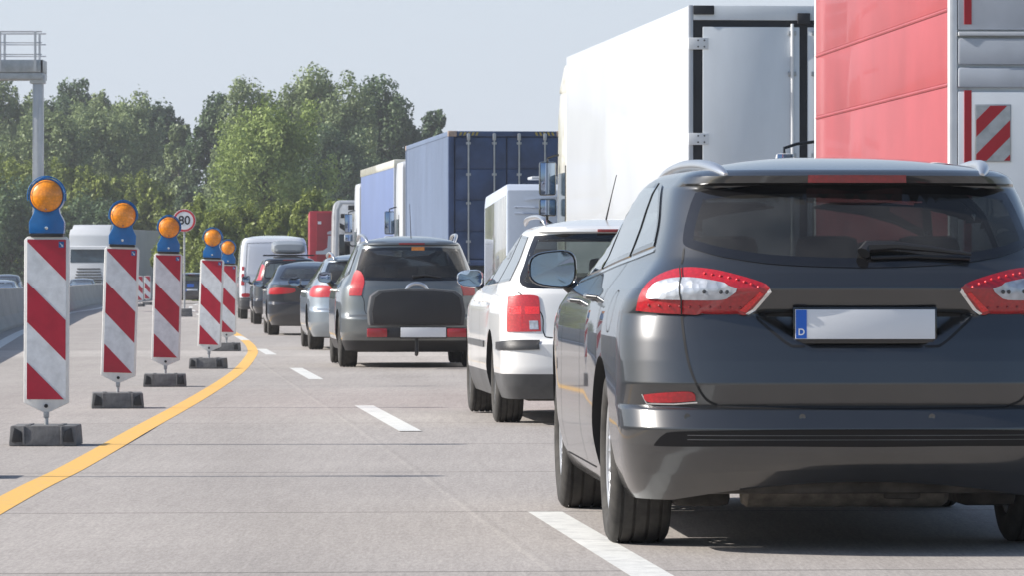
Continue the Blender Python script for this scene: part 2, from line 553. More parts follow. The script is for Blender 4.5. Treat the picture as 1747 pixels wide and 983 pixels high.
def smooth_loop(pts, sub=6, closed=True):
    """Catmull-Rom through the points; a point given twice in a row stays a sharp corner"""
    P = [Vector(p) for p in pts]; n = len(P); out = []
    rng = range(n) if closed else range(n - 1)
    for i in rng:
        p0, p1, p2, p3 = P[(i - 1) % n if closed else max(i - 1, 0)], P[i], P[(i + 1) % n if closed else i + 1], P[(i + 2) % n if closed else min(i + 2, n - 1)]
        if (p2 - p1).length < 1e-6: continue
        if (p1 - p0).length < 1e-6: p0 = p1 * 2 - p2 if False else p1
        for k in range(sub):
            t = k / sub
            out.append(0.5 * ((2 * p1) + (p2 - p0) * t + (2 * p0 - 5 * p1 + 4 * p2 - p3) * t * t + (3 * p1 - p0 - 3 * p2 + p3) * t ** 3))
    if not closed: out.append(P[-1])
    return out

def frame_of(d):
    d = Vector(d).normalized()
    e1 = d.cross(Vector((0, 0, 1)))
    if e1.length < 0.05: e1 = d.cross(Vector((0, 1, 0)))
    e1.normalize(); e2 = e1.cross(d).normalized()
    return e1, e2, d

def cast(bvh, p, d):
    d = Vector(d).normalized()
    loc, nrm, idx, dist = bvh.ray_cast(p - d * 4.0, d, 8.0)
    if loc is None:
        loc, nrm, idx, dist = bvh.find_nearest(p)
    if nrm.dot(d) > 0: nrm = -nrm
    return loc, nrm

def inset_poly(P2, w):
    n = len(P2); out = []
    ar = sum(P2[i].x * P2[(i + 1) % n].y - P2[(i + 1) % n].x * P2[i].y for i in range(n))
    sg = 1 if ar > 0 else -1
    for i in range(n):
        t = (P2[(i + 1) % n] - P2[i - 1])
        if t.length < 1e-9: out.append(P2[i].copy()); continue
        t.normalize()
        out.append(P2[i] + Vector((-t.y, t.x)) * sg * w)
    return out

def in_poly(p, poly):
    c = False; j = len(poly) - 1
    for i in range(len(poly)):
        a_, b_ = poly[i], poly[j]
        if (a_.y > p.y) != (b_.y > p.y) and p.x < (b_.x - a_.x) * (p.y - a_.y) / (b_.y - a_.y) + a_.x: c = not c
        j = i
    return c

def patch(bvh, outline, d, off=0.004, step=0.03, mats=('trim',), rim=0.0, flip=False, skirt=0.006, name='panel', shift=(0, 0, 0)):
    """a piece of real thickness lying on the body surface inside the outline"""
    e1, e2, d = frame_of(d)
    P2 = [Vector((Vector(p).dot(e1), Vector(p).dot(e2))) for p in outline]
    # drop duplicates
    Q = []
    for p in P2:
        if not Q or (p - Q[-1]).length > 1e-4: Q.append(p)
    if (Q[0] - Q[-1]).length < 1e-4: Q.pop()
    P2 = Q
    n = len(P2)
    vin = list(P2); ed = [(i, (i + 1) % n) for i in range(n)]
    inner = None
    if rim > 0:
        inner = inset_poly(P2, rim)
        b0 = len(vin); vin += inner; ed += [(b0 + i, b0 + (i + 1) % n) for i in range(n)]
    x0, x1 = min(p.x for p in P2), max(p.x for p in P2); y0, y1 = min(p.y for p in P2), max(p.y for p in P2)
    nx, ny = max(1, int((x1 - x0) / step)), max(1, int((y1 - y0) / step))
    for i in range(1, nx):
        for j in range(1, ny):
            p = Vector((x0 + (x1 - x0) * i / nx, y0 + (y1 - y0) * j / ny))
            if in_poly(p, P2) and min((p - q).length for q in vin[:n * 2 if inner else n]) > step * 0.35: vin.append(p)
    r = delaunay_2d_cdt(vin, ed, [list(range(n))], 1, 1e-6)
    vs2, fs = r[0], [list(f) for f in r[2]]
    base = Vector(outline[0]).dot(d)
    vs = []; nr = []
    for p in vs2:
        loc, nn = cast(bvh, e1 * p.x + e2 * p.y + d * base, d)
        vs.append(loc + nn * off + Vector(shift)); nr.append(nn)
    mi = []
    for f in fs:
        c = Vector((0, 0))
        for k in f: c += vs2[k]
        c /= len(f)
        mi.append(1 if (inner and not in_poly(c, inner)) else 0)
    # orient towards the viewer of the patch
    for f in fs:
        nrm = (vs[f[1]] - vs[f[0]]).cross(vs[f[2]] - vs[f[0]])
        if nrm.dot(d) > 0: f.reverse()
    if skirt:
        cnt = {}
        for f in fs:
            for i in range(len(f)):
                k = (f[i], f[(i + 1) % len(f)]); cnt[k] = 1
        bd = [k for k in cnt if (k[1], k[0]) not in cnt]
        mp = {}
        for a_, b_ in bd:
            for v in (a_, b_):
                if v not in mp: mp[v] = len(vs); vs.append(vs[v] - nr[v] * skirt)
        for a_, b_ in bd:
            fs.append([b_, a_, mp[a_], mp[b_]]); mi.append(1 if inner else 0)
    if flip:
        vs = [Vector((-v.x, v.y, v.z)) for v in vs]
        fs = [f[::-1] for f in fs]
    me = mesh_from(name, vs, fs, list(mats), mi, True, 50)
    return me

def strip(bvh, pts, d, width=0.006, off=0.0015, m='gap', flip=False, name='gap', closed=False, height=0.0, mb=None):
    """thin ribbon following the surface"""
    P = [Vector(p) for p in pts]
    if closed: P = P + [P[0]]
    R = []
    for i in range(len(P) - 1):
        n = max(1, int((P[i + 1] - P[i]).length / 0.02))
        for k in range(n): R.append(P[i].lerp(P[i + 1], k / n))
    R.append(P[-1])
    L = [cast(bvh, p, d) for p in R]
    vs = []; fs = []
    for i in range(len(L)):
        t = (L[min(i + 1, len(L) - 1)][0] - L[max(i - 1, 0)][0])
        s = t.cross(L[i][1]);
        s = s.normalized() if s.length > 1e-9 else Vector((1, 0, 0))
        for sg in (-1, 1):
            q = L[i][0] + s * sg * width / 2 + L[i][1] * off
            if flip: q.x = -q.x
            vs.append(q)
    for i in range(len(L) - 1):
        f = [2 * i, 2 * i + 1, 2 * i + 3, 2 * i + 2]
        fs.append(f)
    if mb is not None: mb.add(vs, fs, m); return
    return mesh_from(name, vs, fs, [m])

def cut_window(me, outline, d, inset):
    """removes the shell behind a pane so one can see into the car"""
    e1, e2, d = frame_of(d)
    P2 = [Vector((Vector(p).dot(e1), Vector(p).dot(e2))) for p in outline]
    Q = []
    for p in P2:
        if not Q or (p - Q[-1]).length > 1e-4: Q.append(p)
    inn = inset_poly(Q, inset)
    bm = bmesh.new(); bm.from_mesh(me)
    x0, x1 = min(p.x for p in inn), max(p.x for p in inn); y0, y1 = min(p.y for p in inn), max(p.y for p in inn)
    def uv(v): return Vector((v.co.dot(e1), v.co.dot(e2)))
    for rnd in range(1):
        ed_ = set()
        for f in bm.faces:
            if f.normal.dot(d) > -0.06: continue
            q = uv(f.verts[0])
            if q.x < x0 - .2 or q.x > x1 + .2 or q.y < y0 - .2 or q.y > y1 + .2: continue
            k_ = sum(in_poly(uv(v), inn) for v in f.verts)
            if 0 < k_ < len(f.verts) or (k_ == 0 and in_poly(Vector((sum(uv(v).x for v in f.verts) / len(f.verts), sum(uv(v).y for v in f.verts) / len(f.verts))), inn)):
                for e_ in f.edges: ed_.add(e_)
        if ed_: bmesh.ops.subdivide_edges(bm, edges=list(ed_), cuts=3, use_grid_fill=True)
    kill = []
    for f in bm.faces:
        if f.normal.dot(d) > -0.06: continue
        ok = True
        for v in f.verts:
            q = Vector((v.co.dot(e1), v.co.dot(e2)))
            if q.x < x0 or q.x > x1 or q.y < y0 or q.y > y1 or not in_poly(q, inn): ok = False; break
        if ok: kill.append(f)
    bmesh.ops.delete(bm, geom=kill, context='FACES_ONLY')
    bm.to_mesh(me); bm.free()

# ------------------------------------------------------------------ wheels
def make_wheel(root, side, y, R, wd, P, spokes=5, style='alloy', rimr=0.215, tag_hub=True):
    """side -1 left / +1 right. wheel = hub disc with tyre and rim as its children"""
    x_out = side * P['track']
    hub = MB().lathe([(-0.02, 0.001), (-0.02, rimr * 0.62), (0.02, rimr * 0.62), (0.02, 0.001)], n=32, m='under')
    h = hub.build('wheel', root, (x_out - side * wd * 0.55, y, R))
    t = wd / 2
    rs = rimr
    prof = [(-t * 0.84, rs), (-t * 0.98, rs + 0.015), (-t * 1.0, rs + (R - rs) * 0.45), (-t * 0.97, R - 0.028), (-t * 0.88, R - 0.010)]
    g = [-0.62, -0.22, 0.22, 0.62]
    prof.append((-t * 0.78, R - 0.002))
    for gg in g:
        prof += [(t * gg - 0.006, R), (t * gg - 0.005, R - 0.009), (t * gg + 0.005, R - 0.009), (t * gg + 0.006, R)]
    prof += [(t * 0.78, R - 0.002), (t * 0.88, R - 0.010), (t * 0.97, R - 0.028), (t, rs + (R - rs) * 0.45), (t * 0.98, rs + 0.015), (t * 0.84, rs)]
    off = side * wd * 0.05
    T = Matrix.Translation((off, 0, 0))
    MB().lathe(prof, n=72, m='tyre', T=T, closed=True).build('tyre', h, sharp=50)
    rm = MB()
    o_ = side
    face = o_ * (t * 0.72)
    rm.lathe([(-t * 0.84, rs), (-t * 0.8, rs - 0.012), (t * 0.8, rs - 0.012), (t * 0.84, rs)], n=48, m=P.get('rimm', 'rim'), T=T)
    rm.lathe([(face + o_ * 0.012, rs), (face, rs - 0.02), (face - o_ * 0.02, rs - 0.03)], n=48, m=P.get('rimm', 'rim'), T=T)
    rm.lathe([(face - o_ * 0.045, 0.03), (face - o_ * 0.03, 0.055), (face - o_ * 0.06, 0.07)], n=24, m=P.get('rimm', 'rim'), T=T)
    rm.lathe([(face - o_ * 0.03, 0.001), (face - o_ * 0.028, 0.032), (face - o_ * 0.045, 0.034)], n=20, m=P.get('rimm', 'rim'), T=T)
    if style == 'alloy':
        for k in range(spokes):
            an = 2 * PI * k / spokes + 0.2
            for da in (-0.13, 0.13):
                a1 = Vector((0, math.cos(an + da * 0.3), math.sin(an + da * 0.3))); a2 = Vector((0, math.cos(an + da), math.sin(an + da)))
                p0 = a1 * 0.045 + Vector((face - o_ * 0.045, 0, 0)); p1 = a2 * (rs - 0.018) + Vector((face - o_ * 0.006, 0, 0))
                rm.tube([p0, p0.lerp(p1, 0.5) + Vector((o_ * 0.004, 0, 0)), p1], [0.016, 0.012, 0.014], P.get('rimm', 'rim'), n=6, T=T)
    else:
        rm.lathe([(face - o_ * 0.03, 0.05), (face - o_ * 0.012, rs * 0.7), (face - o_ * 0.03, rs - 0.02)], n=40, m=P.get('rimm', 'rim'), T=T)
    rm.build('rim', h)
    return h

def seat_mesh(w=0.5, hh=0.62):
    mb = MB()
    mb.box((0, 0.10, 0.10), (w, 0.5, 0.16), 'seat', bev=0.05)
    mb.prism([(-0.16, 0.12), (-0.05, 0.12), (-0.16 - 0.06, 0.12 + hh), (-0.27, 0.12 + hh)], -w / 2, w / 2, 'X', 'seat', bev=0.04)
    return mb.mesh('seat')
def headrest_mesh(w=0.25):
    mb = MB(); mb.box((0, 0, 0.10), (w, 0.1, 0.17), 'seat', bev=0.045)
    mb.tube([(-0.06, 0, 0.05), (-0.06, 0, -0.06)], 0.006, 'chrome', 6); mb.tube([(0.06, 0, 0.05), (0.06, 0, -0.06)], 0.006, 'chrome', 6)
    return mb.mesh('headrest')

def plate(root, c, name='licence_plate', tilt=0.0, w=0.52, h=0.11, band=True, letter=False, frame=True):
    mb = MB()
    if frame: mb.box((0, 0.004, -0.004), (w + 0.016, 0.012, h + 0.026), 'gloss_black', bev=0.004)
    mb.box((0, -0.004, 0), (w, 0.006, h), 'plate_white', bev=0.002)
    o = mb.build(name, root, c); o.rotation_euler = (tilt, 0, 0)
    if band:
        b = MB().box((-w / 2 + 0.022, -0.0085, 0), (0.040, 0.003, h - 0.004), 'plate_blue').build('country_band', o)
        if letter:
            me = text_mesh('D', 0.034, 'white_flat', 0.0008, 0.0006)
            link('country_letter', me, o, (-w / 2 + 0.022, -0.0115, -0.030))
    return o

def mirror(root, side, c, w=0.2, h=0.14, paint='paint_dark', tilt=0.0, rimm='gloss_black'):
    """door mirror seen from behind; c = middle of the glass"""
    mb = MB()
    pts = []
    for k in range(24):
        a_ = 2 * PI * k / 24; n_ = 3.2
        x = math.copysign(abs(math.cos(a_)) ** (2 / n_), math.cos(a_)) * w / 2
        z = math.copysign(abs(math.sin(a_)) ** (2 / n_), math.sin(a_)) * h / 2
        z *= 1 - 0.13 * (x * side / (w / 2)); pts.append((x, z))
    rings = [(0.0, 0.93, 'r'), (-0.008, 1.0, 'r'), (0.01, 1.05, 'p'), (0.05, 1.0, 'p'), (0.09, 0.8, 'p'), (0.115, 0.45, 'p'), (0.12, 0.05, 'p')]
    vs = []; fs = []; ms = []
    for y, s_, _ in rings:
        for (x, z) in pts: vs.append((x * s_, y, z * s_))
    n = 24
    ib = mb
    for i in range(len(rings) - 1):
        f_ = [[i * n + k, i * n + (k + 1) % n, (i + 1) * n + (k + 1) % n, (i + 1) * n + k] for k in range(n)]
        ib.add(vs, [], 'trim') if False else None
        idx = sorted(set(sum(f_, []))); remap = {q: j for j, q in enumerate(idx)}
        mb.add([vs[q] for q in idx], [[remap[q] for q in f] for f in f_], rimm if i < 2 else paint)
    # arm towards the door
    mb.tube([(-side * w * 0.30, 0.05, -h * 0.36), (-side * w * 0.62, 0.05, -h * 0.75), (-side * (w * 0.62 + 0.05), 0.05, -h * 1.05)], [0.035, 0.034, 0.05], 'gloss_black', 10)
    o = mb.build('wing_mirror', root, c, sharp=60)
    g = MB(); g.add([(x * 0.93, 0.001, z * 0.93) for (x, z) in pts] + [(0, 0.0035, 0)], [[k, (k + 1) % n, n] for k in range(n)], 'mirror')
    go = g.build('mirror_glass', o, (0, -0.002, 0)); 
    return o
M['steel_white'] = mat('white_steel', (0.70, 0.71, 0.72), 0.4, var=.08, scale=4)
M['door_grey'] = mat('grey_door_profile', (0.40, 0.43, 0.48), 0.35, var=.1, scale=2, detail=8, coat=.2)
M['board_white'] = mat('board_white', (0.42, 0.44, 0.44), 0.5, var=.15, scale=12)
M['rust_corner'] = mat('corner_casting', (0.36, 0.27, 0.22), 0.6, var=.3, scale=8)
M['greybox'] = mat('grey_roof_box', (0.25, 0.27, 0.29), 0.3, var=.06, coat=.5)
M['retro_bright'] = mat('sign_red', (0.55, 0.02, 0.03), 0.45, var=.05)
# ------------------------------------------------------------------ the ground and the motorway
def road_mat():
    m, nt, b, o = new_mat('concrete_road')
    N = nt.nodes.new; Lk = nt.links.new
    tc = N("ShaderNodeTexCoord")
    def noise(scale, detail, st=None, rough=.6):
        src = tc.outputs["Object"]
        if st:
            mp = N("ShaderNodeMapping"); mp.inputs["Scale"].default_value = st; mp.inputs["Rotation"].default_value = (0, 0, -HEAD); Lk(src, mp.inputs[0]); src = mp.outputs[0]
        n = N("ShaderNodeTexNoise"); n.inputs["Scale"].default_value = scale; n.inputs["Detail"].default_value = detail; n.inputs["Roughness"].default_value = rough
        Lk(src, n.inputs["Vector"]); return n.outputs["Fac"]
    def ramp(f, stops):
        r = N("ShaderNodeValToRGB"); el = r.color_ramp.elements
        while len(el) < len(stops): el.new(.5)
        for e_, (p, c) in zip(el, stops): e_.position = p; e_.color = (c[0], c[1], c[2], 1) if isinstance(c, tuple) else (c, c, c, 1)
        Lk(f, r.inputs[0]); return r.outputs[0]
    def mul(c1, c2, fac=1.0, mode='MULTIPLY'):
        x = N("ShaderNodeMixRGB"); x.blend_type = mode
        if isinstance(fac, float): x.inputs[0].default_value = fac
        else: Lk(fac, x.inputs[0])
        for i, c in ((1, c1), (2, c2)):
            if isinstance(c, tuple): x.inputs[i].default_value = (*c, 1)
            else: Lk(c, x.inputs[i])
        return x.outputs[0]
    def math_(op, a_, b_=None, c_=None):
        x = N("ShaderNodeMath"); x.operation = op
        for i, v in enumerate((a_, b_, c_)):
            if v is None: continue
            if isinstance(v, (int, float)): x.inputs[i].default_value = v
            else: Lk(v, x.inputs[i])
        return x.outputs[0]
    base = ramp(noise(.35, 6), [(.3, (.328, .302, .282)), (.7, (.366, .338, .316))])
    grit = ramp(noise(75, 3, (1, .11, 1), rough=.8), [(.3, .60), (.5, .98), (.72, 1.45)])
    c = mul(base, grit, .50)
    fine = ramp(noise(26, 4, (1, .045, 1)), [(.3, .92), (.7, 1.07)])
    c = mul(c, fine)
    patchy = ramp(noise(1.3, 5, (1, .06, 1)), [(.35, .94), (.65, 1.05)])
    c = mul(c, patchy)
    # lateral position in the lane -> tyre tracks a little darker, oil line in the middle
    sx = N("ShaderNodeSeparateXYZ"); Lk(tc.outputs["Object"], sx.inputs[0])
    lat = math_('ADD', sx.outputs[0], math_('MULTIPLY', sx.outputs[1], .075))
    along = math_('SUBTRACT', sx.outputs[1], math_('MULTIPLY', sx.outputs[0], .075))
    for cx, wd, amt in ((-1.05, .38, .10), (.55, .38, .10), (2.75, .4, .13), (4.35, .4, .13), (3.55, .22, .16), (6.4, .4, .15), (8.2, .4, .15)):
        d = math_('ABSOLUTE', math_('SUBTRACT', lat, cx))
        mr = N("ShaderNodeMapRange"); mr.interpolation_type = 'SMOOTHSTEP'
        mr.inputs[1].default_value = 0; mr.inputs[2].default_value = wd; mr.inputs[3].default_value = amt; mr.inputs[4].default_value = 0
        Lk(d, mr.inputs[0])
        c = mul(c, (.55, .53, .51), math_('MULTIPLY', mr.outputs[0], 1.0))
    # transverse slab joints every 4.3 m
    fr = math_('FRACT', math_('ADD', math_('DIVIDE', math_('SUBTRACT', along, 17.15), 4.28), 10.0))
    dj = math_('ABSOLUTE', math_('SUBTRACT', math_('FRACT', math_('ADD', fr, .5)), .5))
    jn = noise(3.0, 4)
    jw = math_('ADD', math_('MULTIPLY', jn, .004), .0035)
    isj = math_('LESS_THAN', dj, jw)
    mr = N("ShaderNodeMapRange"); mr.inputs[1].default_value = 30; mr.inputs[2].default_value = 75; mr.inputs[3].default_value = .52; mr.inputs[4].default_value = .15
    Lk(along, mr.inputs[0])
    c = mul(c, (.14, .14, .15), math_('MULTIPLY', isj, mr.outputs[0]))
    # longitudinal joint beside the lane line
    dl = math_('ABSOLUTE', math_('SUBTRACT', lat, 1.42))
    isl = math_('LESS_THAN', dl, .013)
    c = mul(c, (1.22, 1.22, 1.2), math_('MULTIPLY', isl, .35))
    dl = math_('ABSOLUTE', math_('SUBTRACT', lat, 1.455))
    isl = math_('LESS_THAN', dl, .012)
    c = mul(c, (.6, .6, .6), math_('MULTIPLY', isl, .12))
    # repaired pale slab
    s1 = math_('MULTIPLY', math_('GREATER_THAN', along, 66.3), math_('LESS_THAN', along, 72.5))
    c = mul(c, (1.16, 1.17, 1.17), s1)
    st = ramp(noise(.8, 7), [(.66, 0.0), (.74, 1.0)])
    c = mul(c, (.80, .79, .78), mul(st, (.35, .35, .35)))
    Lk(c, b.inputs["Base Color"])
    b.inputs["Roughness"].default_value = .88
    b.inputs["Specular IOR Level"].default_value = .3
    bp = N("ShaderNodeBump"); bp.inputs["Strength"].default_value = .5; bp.inputs["Distance"].default_value = .004
    Lk(noise(90, 2), bp.inputs["Height"]); Lk(bp.outputs[0], b.inputs["Normal"])
    return m
M['road'] = road_mat()
M['road_far'] = mat('asphalt_far', (0.16, 0.155, 0.15), .9, var=.1, scale=.6)
def paint_line(name, col, worn=.35, scale=9):
    m, nt, b, o = new_mat(name)
    tc = nt.nodes.new("ShaderNodeTexCoord")
    n = nt.nodes.new("ShaderNodeTexNoise"); n.inputs["Scale"].default_value = scale; n.inputs["Detail"].default_value = 9; n.inputs["Roughness"].default_value = .75
    nt.links.new(tc.outputs["Object"], n.inputs["Vector"])
    r = nt.nodes.new("ShaderNodeValToRGB")
    r.color_ramp.elements[0].position = .36; r.color_ramp.elements[0].color = (*[c * (1 - worn) + .28 * worn for c in col], 1)
    r.color_ramp.elements[1].position = .56; r.color_ramp.elements[1].color = (*col, 1)
    nt.links.new(n.outputs["Fac"], r.inputs[0]); nt.links.new(r.outputs[0], b.inputs["Base Color"])
    b.inputs["Roughness"].default_value = .7
    return m
M['line_white'] = paint_line('white_road_paint', (.66, .66, .63), .45)
M['line_yellow'] = paint_line('yellow_road_tape', (.74, .43, .09), .3, 14)
M['grass_ground'] = mat('grass_ground', (.10, .115, .045), .95, var=.4, scale=.25, detail=8)
M['verge'] = mat('dry_verge', (.17, .15, .09), .95, var=.35, scale=2.5, detail=8)

def frange(a_, b_, st):
    out = []; x = a_
    while x < b_ - 1e-6: out.append(x); x += st
    out.append(b_); return out
def band(name, off0, off1, d0, d1, dz, m, st=6.0, kind='structure', parent=None, skirt=0.0, z_extra=0.0):
    """sheet following the motorway, off0..off1 metres beside the middle of the camera's lane"""
    vs = []; fs = []
    ds = frange(d0, d1, st)
    lat = [off0, off1] if off1 - off0 < 2 else list(np.linspace(off0, off1, 5))
    if skirt: lat = [off0 - .25] + list(lat) + [off1 + .25]
    n = len(lat)
    for D in ds:
        for k, l_ in enumerate(lat):
            z = zg(D) + dz + z_extra
            if skirt and k in (0, n - 1): z -= skirt
            vs.append((path(D) + l_, D + l_ * .075, z))
    for i in range(len(ds) - 1):
        for k in range(n - 1):
            fs.append([i * n + k, i * n + k + 1, (i + 1) * n + k + 1, (i + 1) * n + k])
    o = link(name, mesh_from(name, vs, fs, [m], None, True, 60), parent)
    if kind: o['kind'] = kind
    return o
# land
gm = MB(); vs = []; fs = []
dd = frange(-400, 100, 50) + frange(130, 700, 30) + [1000, 1500]
xs_ = [-900, -400, -150, -60, -30, 0, 30, 60, 150, 400, 900]
for D in dd:
    for x in xs_: vs.append((x, D, zg(D) - .55))
n = len(xs_)
for i in range(len(dd) - 1):
    for k in range(n - 1): fs.append([i * n + k, i * n + k + 1, (i + 1) * n + k + 1, (i + 1) * n + k])
gm.add(vs, fs, 'grass_ground'); g = gm.build('ground'); g['kind'] = 'structure'
band('motorway', -3.25, 12.6, -140, 900, 0.0, 'road', st=6, skirt=.5)
band('opposite_carriageway', -17.5, -4.6, -140, 900, -.30, 'road_far', st=10, skirt=.2)
band('median_strip', -4.6, -3.5, -140, 900, -.24, 'verge', st=12, skirt=.2)
# lane markings
WM = []
def line_poly(pts, width, name, m, dz=.0015, thick=True):
    P = smooth_loop([Vector((p[0], p[1], 0)) for p in pts], 8, False)
    vs = []; fs = []
    for i, p in enumerate(P):
        t = (P[min(i + 1, len(P) - 1)] - P[max(i - 1, 0)]).normalized(); s_ = Vector((t.y, -t.x, 0)) * width / 2
        for q in (p - s_, p + s_): vs.append((q.x, q.y, zg(q.y) + dz))
    for i in range(len(P) - 1): fs.append([2 * i, 2 * i + 1, 2 * i + 3, 2 * i + 2])
    o = link(name, mesh_from(name, vs, fs, [m])); o['kind'] = 'structure'; return o
k = 0
for i in range(-3, 30):
    d0 = 14.55 + 17.72 * i; d1 = d0 + 6.85
    if i == 3: d1 = d0 + 6.0
    for off in (1.74, 5.60):
        if off > 2 and i < -2: continue
        band('lane_marking', off - .075, off + .075, d0 - off * .075, d1 - off * .075, .0015, 'line_white', st=3.5)
ep = [gpt(*q) for q in ((0, 588), (32, 570), (60, 558), (116, 536), (142, 531), (169, 526.5))]
a0 = [(path(D) - 2.22, D) for D in (-60, 0, 40, 62)]
line_poly(a0 + [(p.x, p.y) for p in ep] + [(path(D) - 2.25, D) for D in (240, 300, 380)], .22, 'edge_line', 'line_white')
band('edge_line', 9.35, 9.57, -60, 400, .0015, 'line_white')
yl = [gpt(*q) for q in ((0, 863), (130, 796), (250, 728), (350, 672), (405, 635), (427, 610), (431, 598), (422, 585), (400, 569), (380, 560))]
y0 = yl[0]; y1 = yl[1]
pre = [(-1.2, -30), (-2.0, 8)]
line_poly(pre + [(p.x, p.y) for p in yl], .15, 'yellow_line', 'line_yellow', .0018)

# ------------------------------------------------------------------ concrete barrier
M['barrier'] = mat('barrier_concrete', (.40, .38, .34), .9, var=.3, scale=2.6, detail=8, stretch=(2.5, 2.5, .25), bump=.4, bscale=40)
BL = 6.0
bp = [(-.31, 0), (-.31, .08), (-.17, .30), (-.09, .88), (-.07, .90), (.07, .90), (.09, .88), (.17, .30), (.31, .08), (.31, 0)]
bmb = MB().prism(bp, .015, BL - .015, 'Y', 'barrier', bev=.012)
bme = bmb.mesh('concrete_barrier', sharp=30)
D = -22.0; first = True; cnt = 0
bx = lambda D: path(D) - 3.22 + (.35 if D > 190 else .35 * max(0, (D - 150) / 40))
while D < 300:
    x0, x1 = bx(D), bx(D + BL)
    o = link('concrete_barrier', bme, None, (x0, D, zg(D) - .01))
    o.rotation_euler = (math.atan2(zg(D + BL) - zg(D), BL), 0, -math.atan2(x1 - x0, BL))
    tag(o, 'sloped concrete barrier segment in the line between the carriageways', 'barrier', 'concrete barrier segments between the carriageways')
    D += BL * .9995; cnt += 1
# dry weeds behind the barrier
M['weeds'] = mat('dry_weeds', (.20, .19, .08), .9, var=.4, scale=3)
rng = random.Random(5)
wb = MB()
for i in range(1500):
    D = rng.uniform(100, 300); x = bx(D) - rng.uniform(.4, 1.2)
    cl = math.sin(D * .35) + math.sin(D * .13 + 2)
    h = rng.uniform(.3, .75) + .28 * max(0, cl); a_ = rng.uniform(0, PI); w_ = rng.uniform(.03, .07); l_ = rng.uniform(-.25, .25)
    z = zg(D) - .26
    wb.add([(x - w_ * math.cos(a_), D - w_ * math.sin(a_), z), (x + w_ * math.cos(a_), D + w_ * math.sin(a_), z), (x + l_, D + l_, z + h)], [[0, 1, 2]], 'weeds')
tag(wb.build('weeds', smooth=False), 'dry yellow-green weeds growing behind the concrete barrier', 'weeds', kind='stuff')

# ------------------------------------------------------------------ trees
def leaf_mat(name, c1, c2, hue=.0):
    m, nt, b, o = new_mat(name)
    at_ = nt.nodes.new("ShaderNodeAttribute"); at_.attribute_name = "tone"
    r = nt.nodes.new("ShaderNodeValToRGB"); r.color_ramp.elements[0].color = (*c1, 1); r.color_ramp.elements[1].color = (*c2, 1)
    nt.links.new(at_.outputs["Fac"], r.inputs[0])
    nt.nodes.remove(b)
    di = nt.nodes.new("ShaderNodeBsdfDiffuse"); tr = nt.nodes.new("ShaderNodeBsdfTranslucent")
    gl = nt.nodes.new("ShaderNodeBsdfGlossy"); gl.inputs["Roughness"].default_value = .45; gl.inputs[0].default_value = (.5, .5, .5, 1)
    nt.links.new(r.outputs[0], di.inputs[0]); nt.links.new(r.outputs[0], tr.inputs[0])
    s1 = nt.nodes.new("ShaderNodeMixShader"); s1.inputs[0].default_value = .28
    nt.links.new(di.outputs[0], s1.inputs[1]); nt.links.new(tr.outputs[0], s1.inputs[2])
    s2 = nt.nodes.new("ShaderNodeMixShader"); s2.inputs[0].default_value = .03
    nt.links.new(s1.outputs[0], s2.inputs[1]); nt.links.new(gl.outputs[0], s2.inputs[2])
    nt.links.new(s2.outputs[0], o.inputs[0])
    return m
M['leaf_a'] = leaf_mat('poplar_leaves', (.135, .18, .085), (.28, .345, .165))
M['leaf_b'] = leaf_mat('willow_leaves', (.16, .22, .06), (.34, .42, .14))
M['leaf_c'] = leaf_mat('dark_leaves', (.06, .10, .06), (.13, .19, .09))
M['leaf_d'] = leaf_mat('shrub_leaves', (.12, .155, .035), (.27, .32, .08))
M['bark'] = mat('bark', (.13, .11, .085), .95, var=.3, scale=4)

def foliage_mesh(name, m, blobs, n_leaf, size, seed):
    """blobs: (cx, cy, cz, rx, ry, rz, tone). Leaf sprays spread through the outer part of every blob"""
    rs = np.random.RandomState(seed)
    vol = np.array([(b[3] * b[4] * b[5]) ** (2 / 3) for b in blobs]); cnt = np.maximum(10, (vol / vol.sum() * n_leaf).astype(int))
    C = []; T = []; Nn = []
    for b, c in zip(blobs, cnt):
        d = rs.normal(size=(c, 3)); d /= np.linalg.norm(d, axis=1)[:, None]
        r = rs.uniform(.45, 1.08, size=c) ** .6
        lump = 1 + .18 * np.sin(d[:, 0] * 5 + seed) * np.sin(d[:, 2] * 6 + b[0])
        p = d * (r * lump)[:, None] * np.array(b[3:6]) + np.array(b[0:3])
        C.append(p); T.append(np.clip(b[6] + rs.normal(scale=.16, size=c), 0, 1)); Nn.append(d)
    C = np.concatenate(C); T = np.concatenate(T); Nn = np.concatenate(Nn); n = len(C)
    u = rs.normal(size=(n, 3)) * .75 + np.cross(Nn, rs.normal(size=(n, 3))); u /= np.linalg.norm(u, axis=1)[:, None]
    v = np.cross(u, Nn + rs.normal(size=(n, 3)) * .55); v /= np.linalg.norm(v, axis=1)[:, None]
    s = (size * rs.uniform(.55, 1.3, size=n))[:, None]
    V = np.empty((n, 4, 3))
    V[:, 0] = C - u * s; V[:, 1] = C - v * s * .55; V[:, 2] = C + u * s; V[:, 3] = C + v * s * .55
    me = bpy.data.meshes.new(name)
    me.vertices.add(n * 4); me.vertices.foreach_set("co", V.reshape(-1))
    me.loops.add(n * 4); me.loops.foreach_set("vertex_index", np.arange(n * 4))
    me.polygons.add(n); me.polygons.foreach_set("loop_start", np.arange(n) * 4); me.polygons.foreach_set("loop_total", np.full(n, 4))
    me.materials.append(M[m]); me.update()
    at_ = me.attributes.new("tone", 'FLOAT', 'POINT'); at_.data.foreach_set("value", np.repeat(T, 4))
    return me

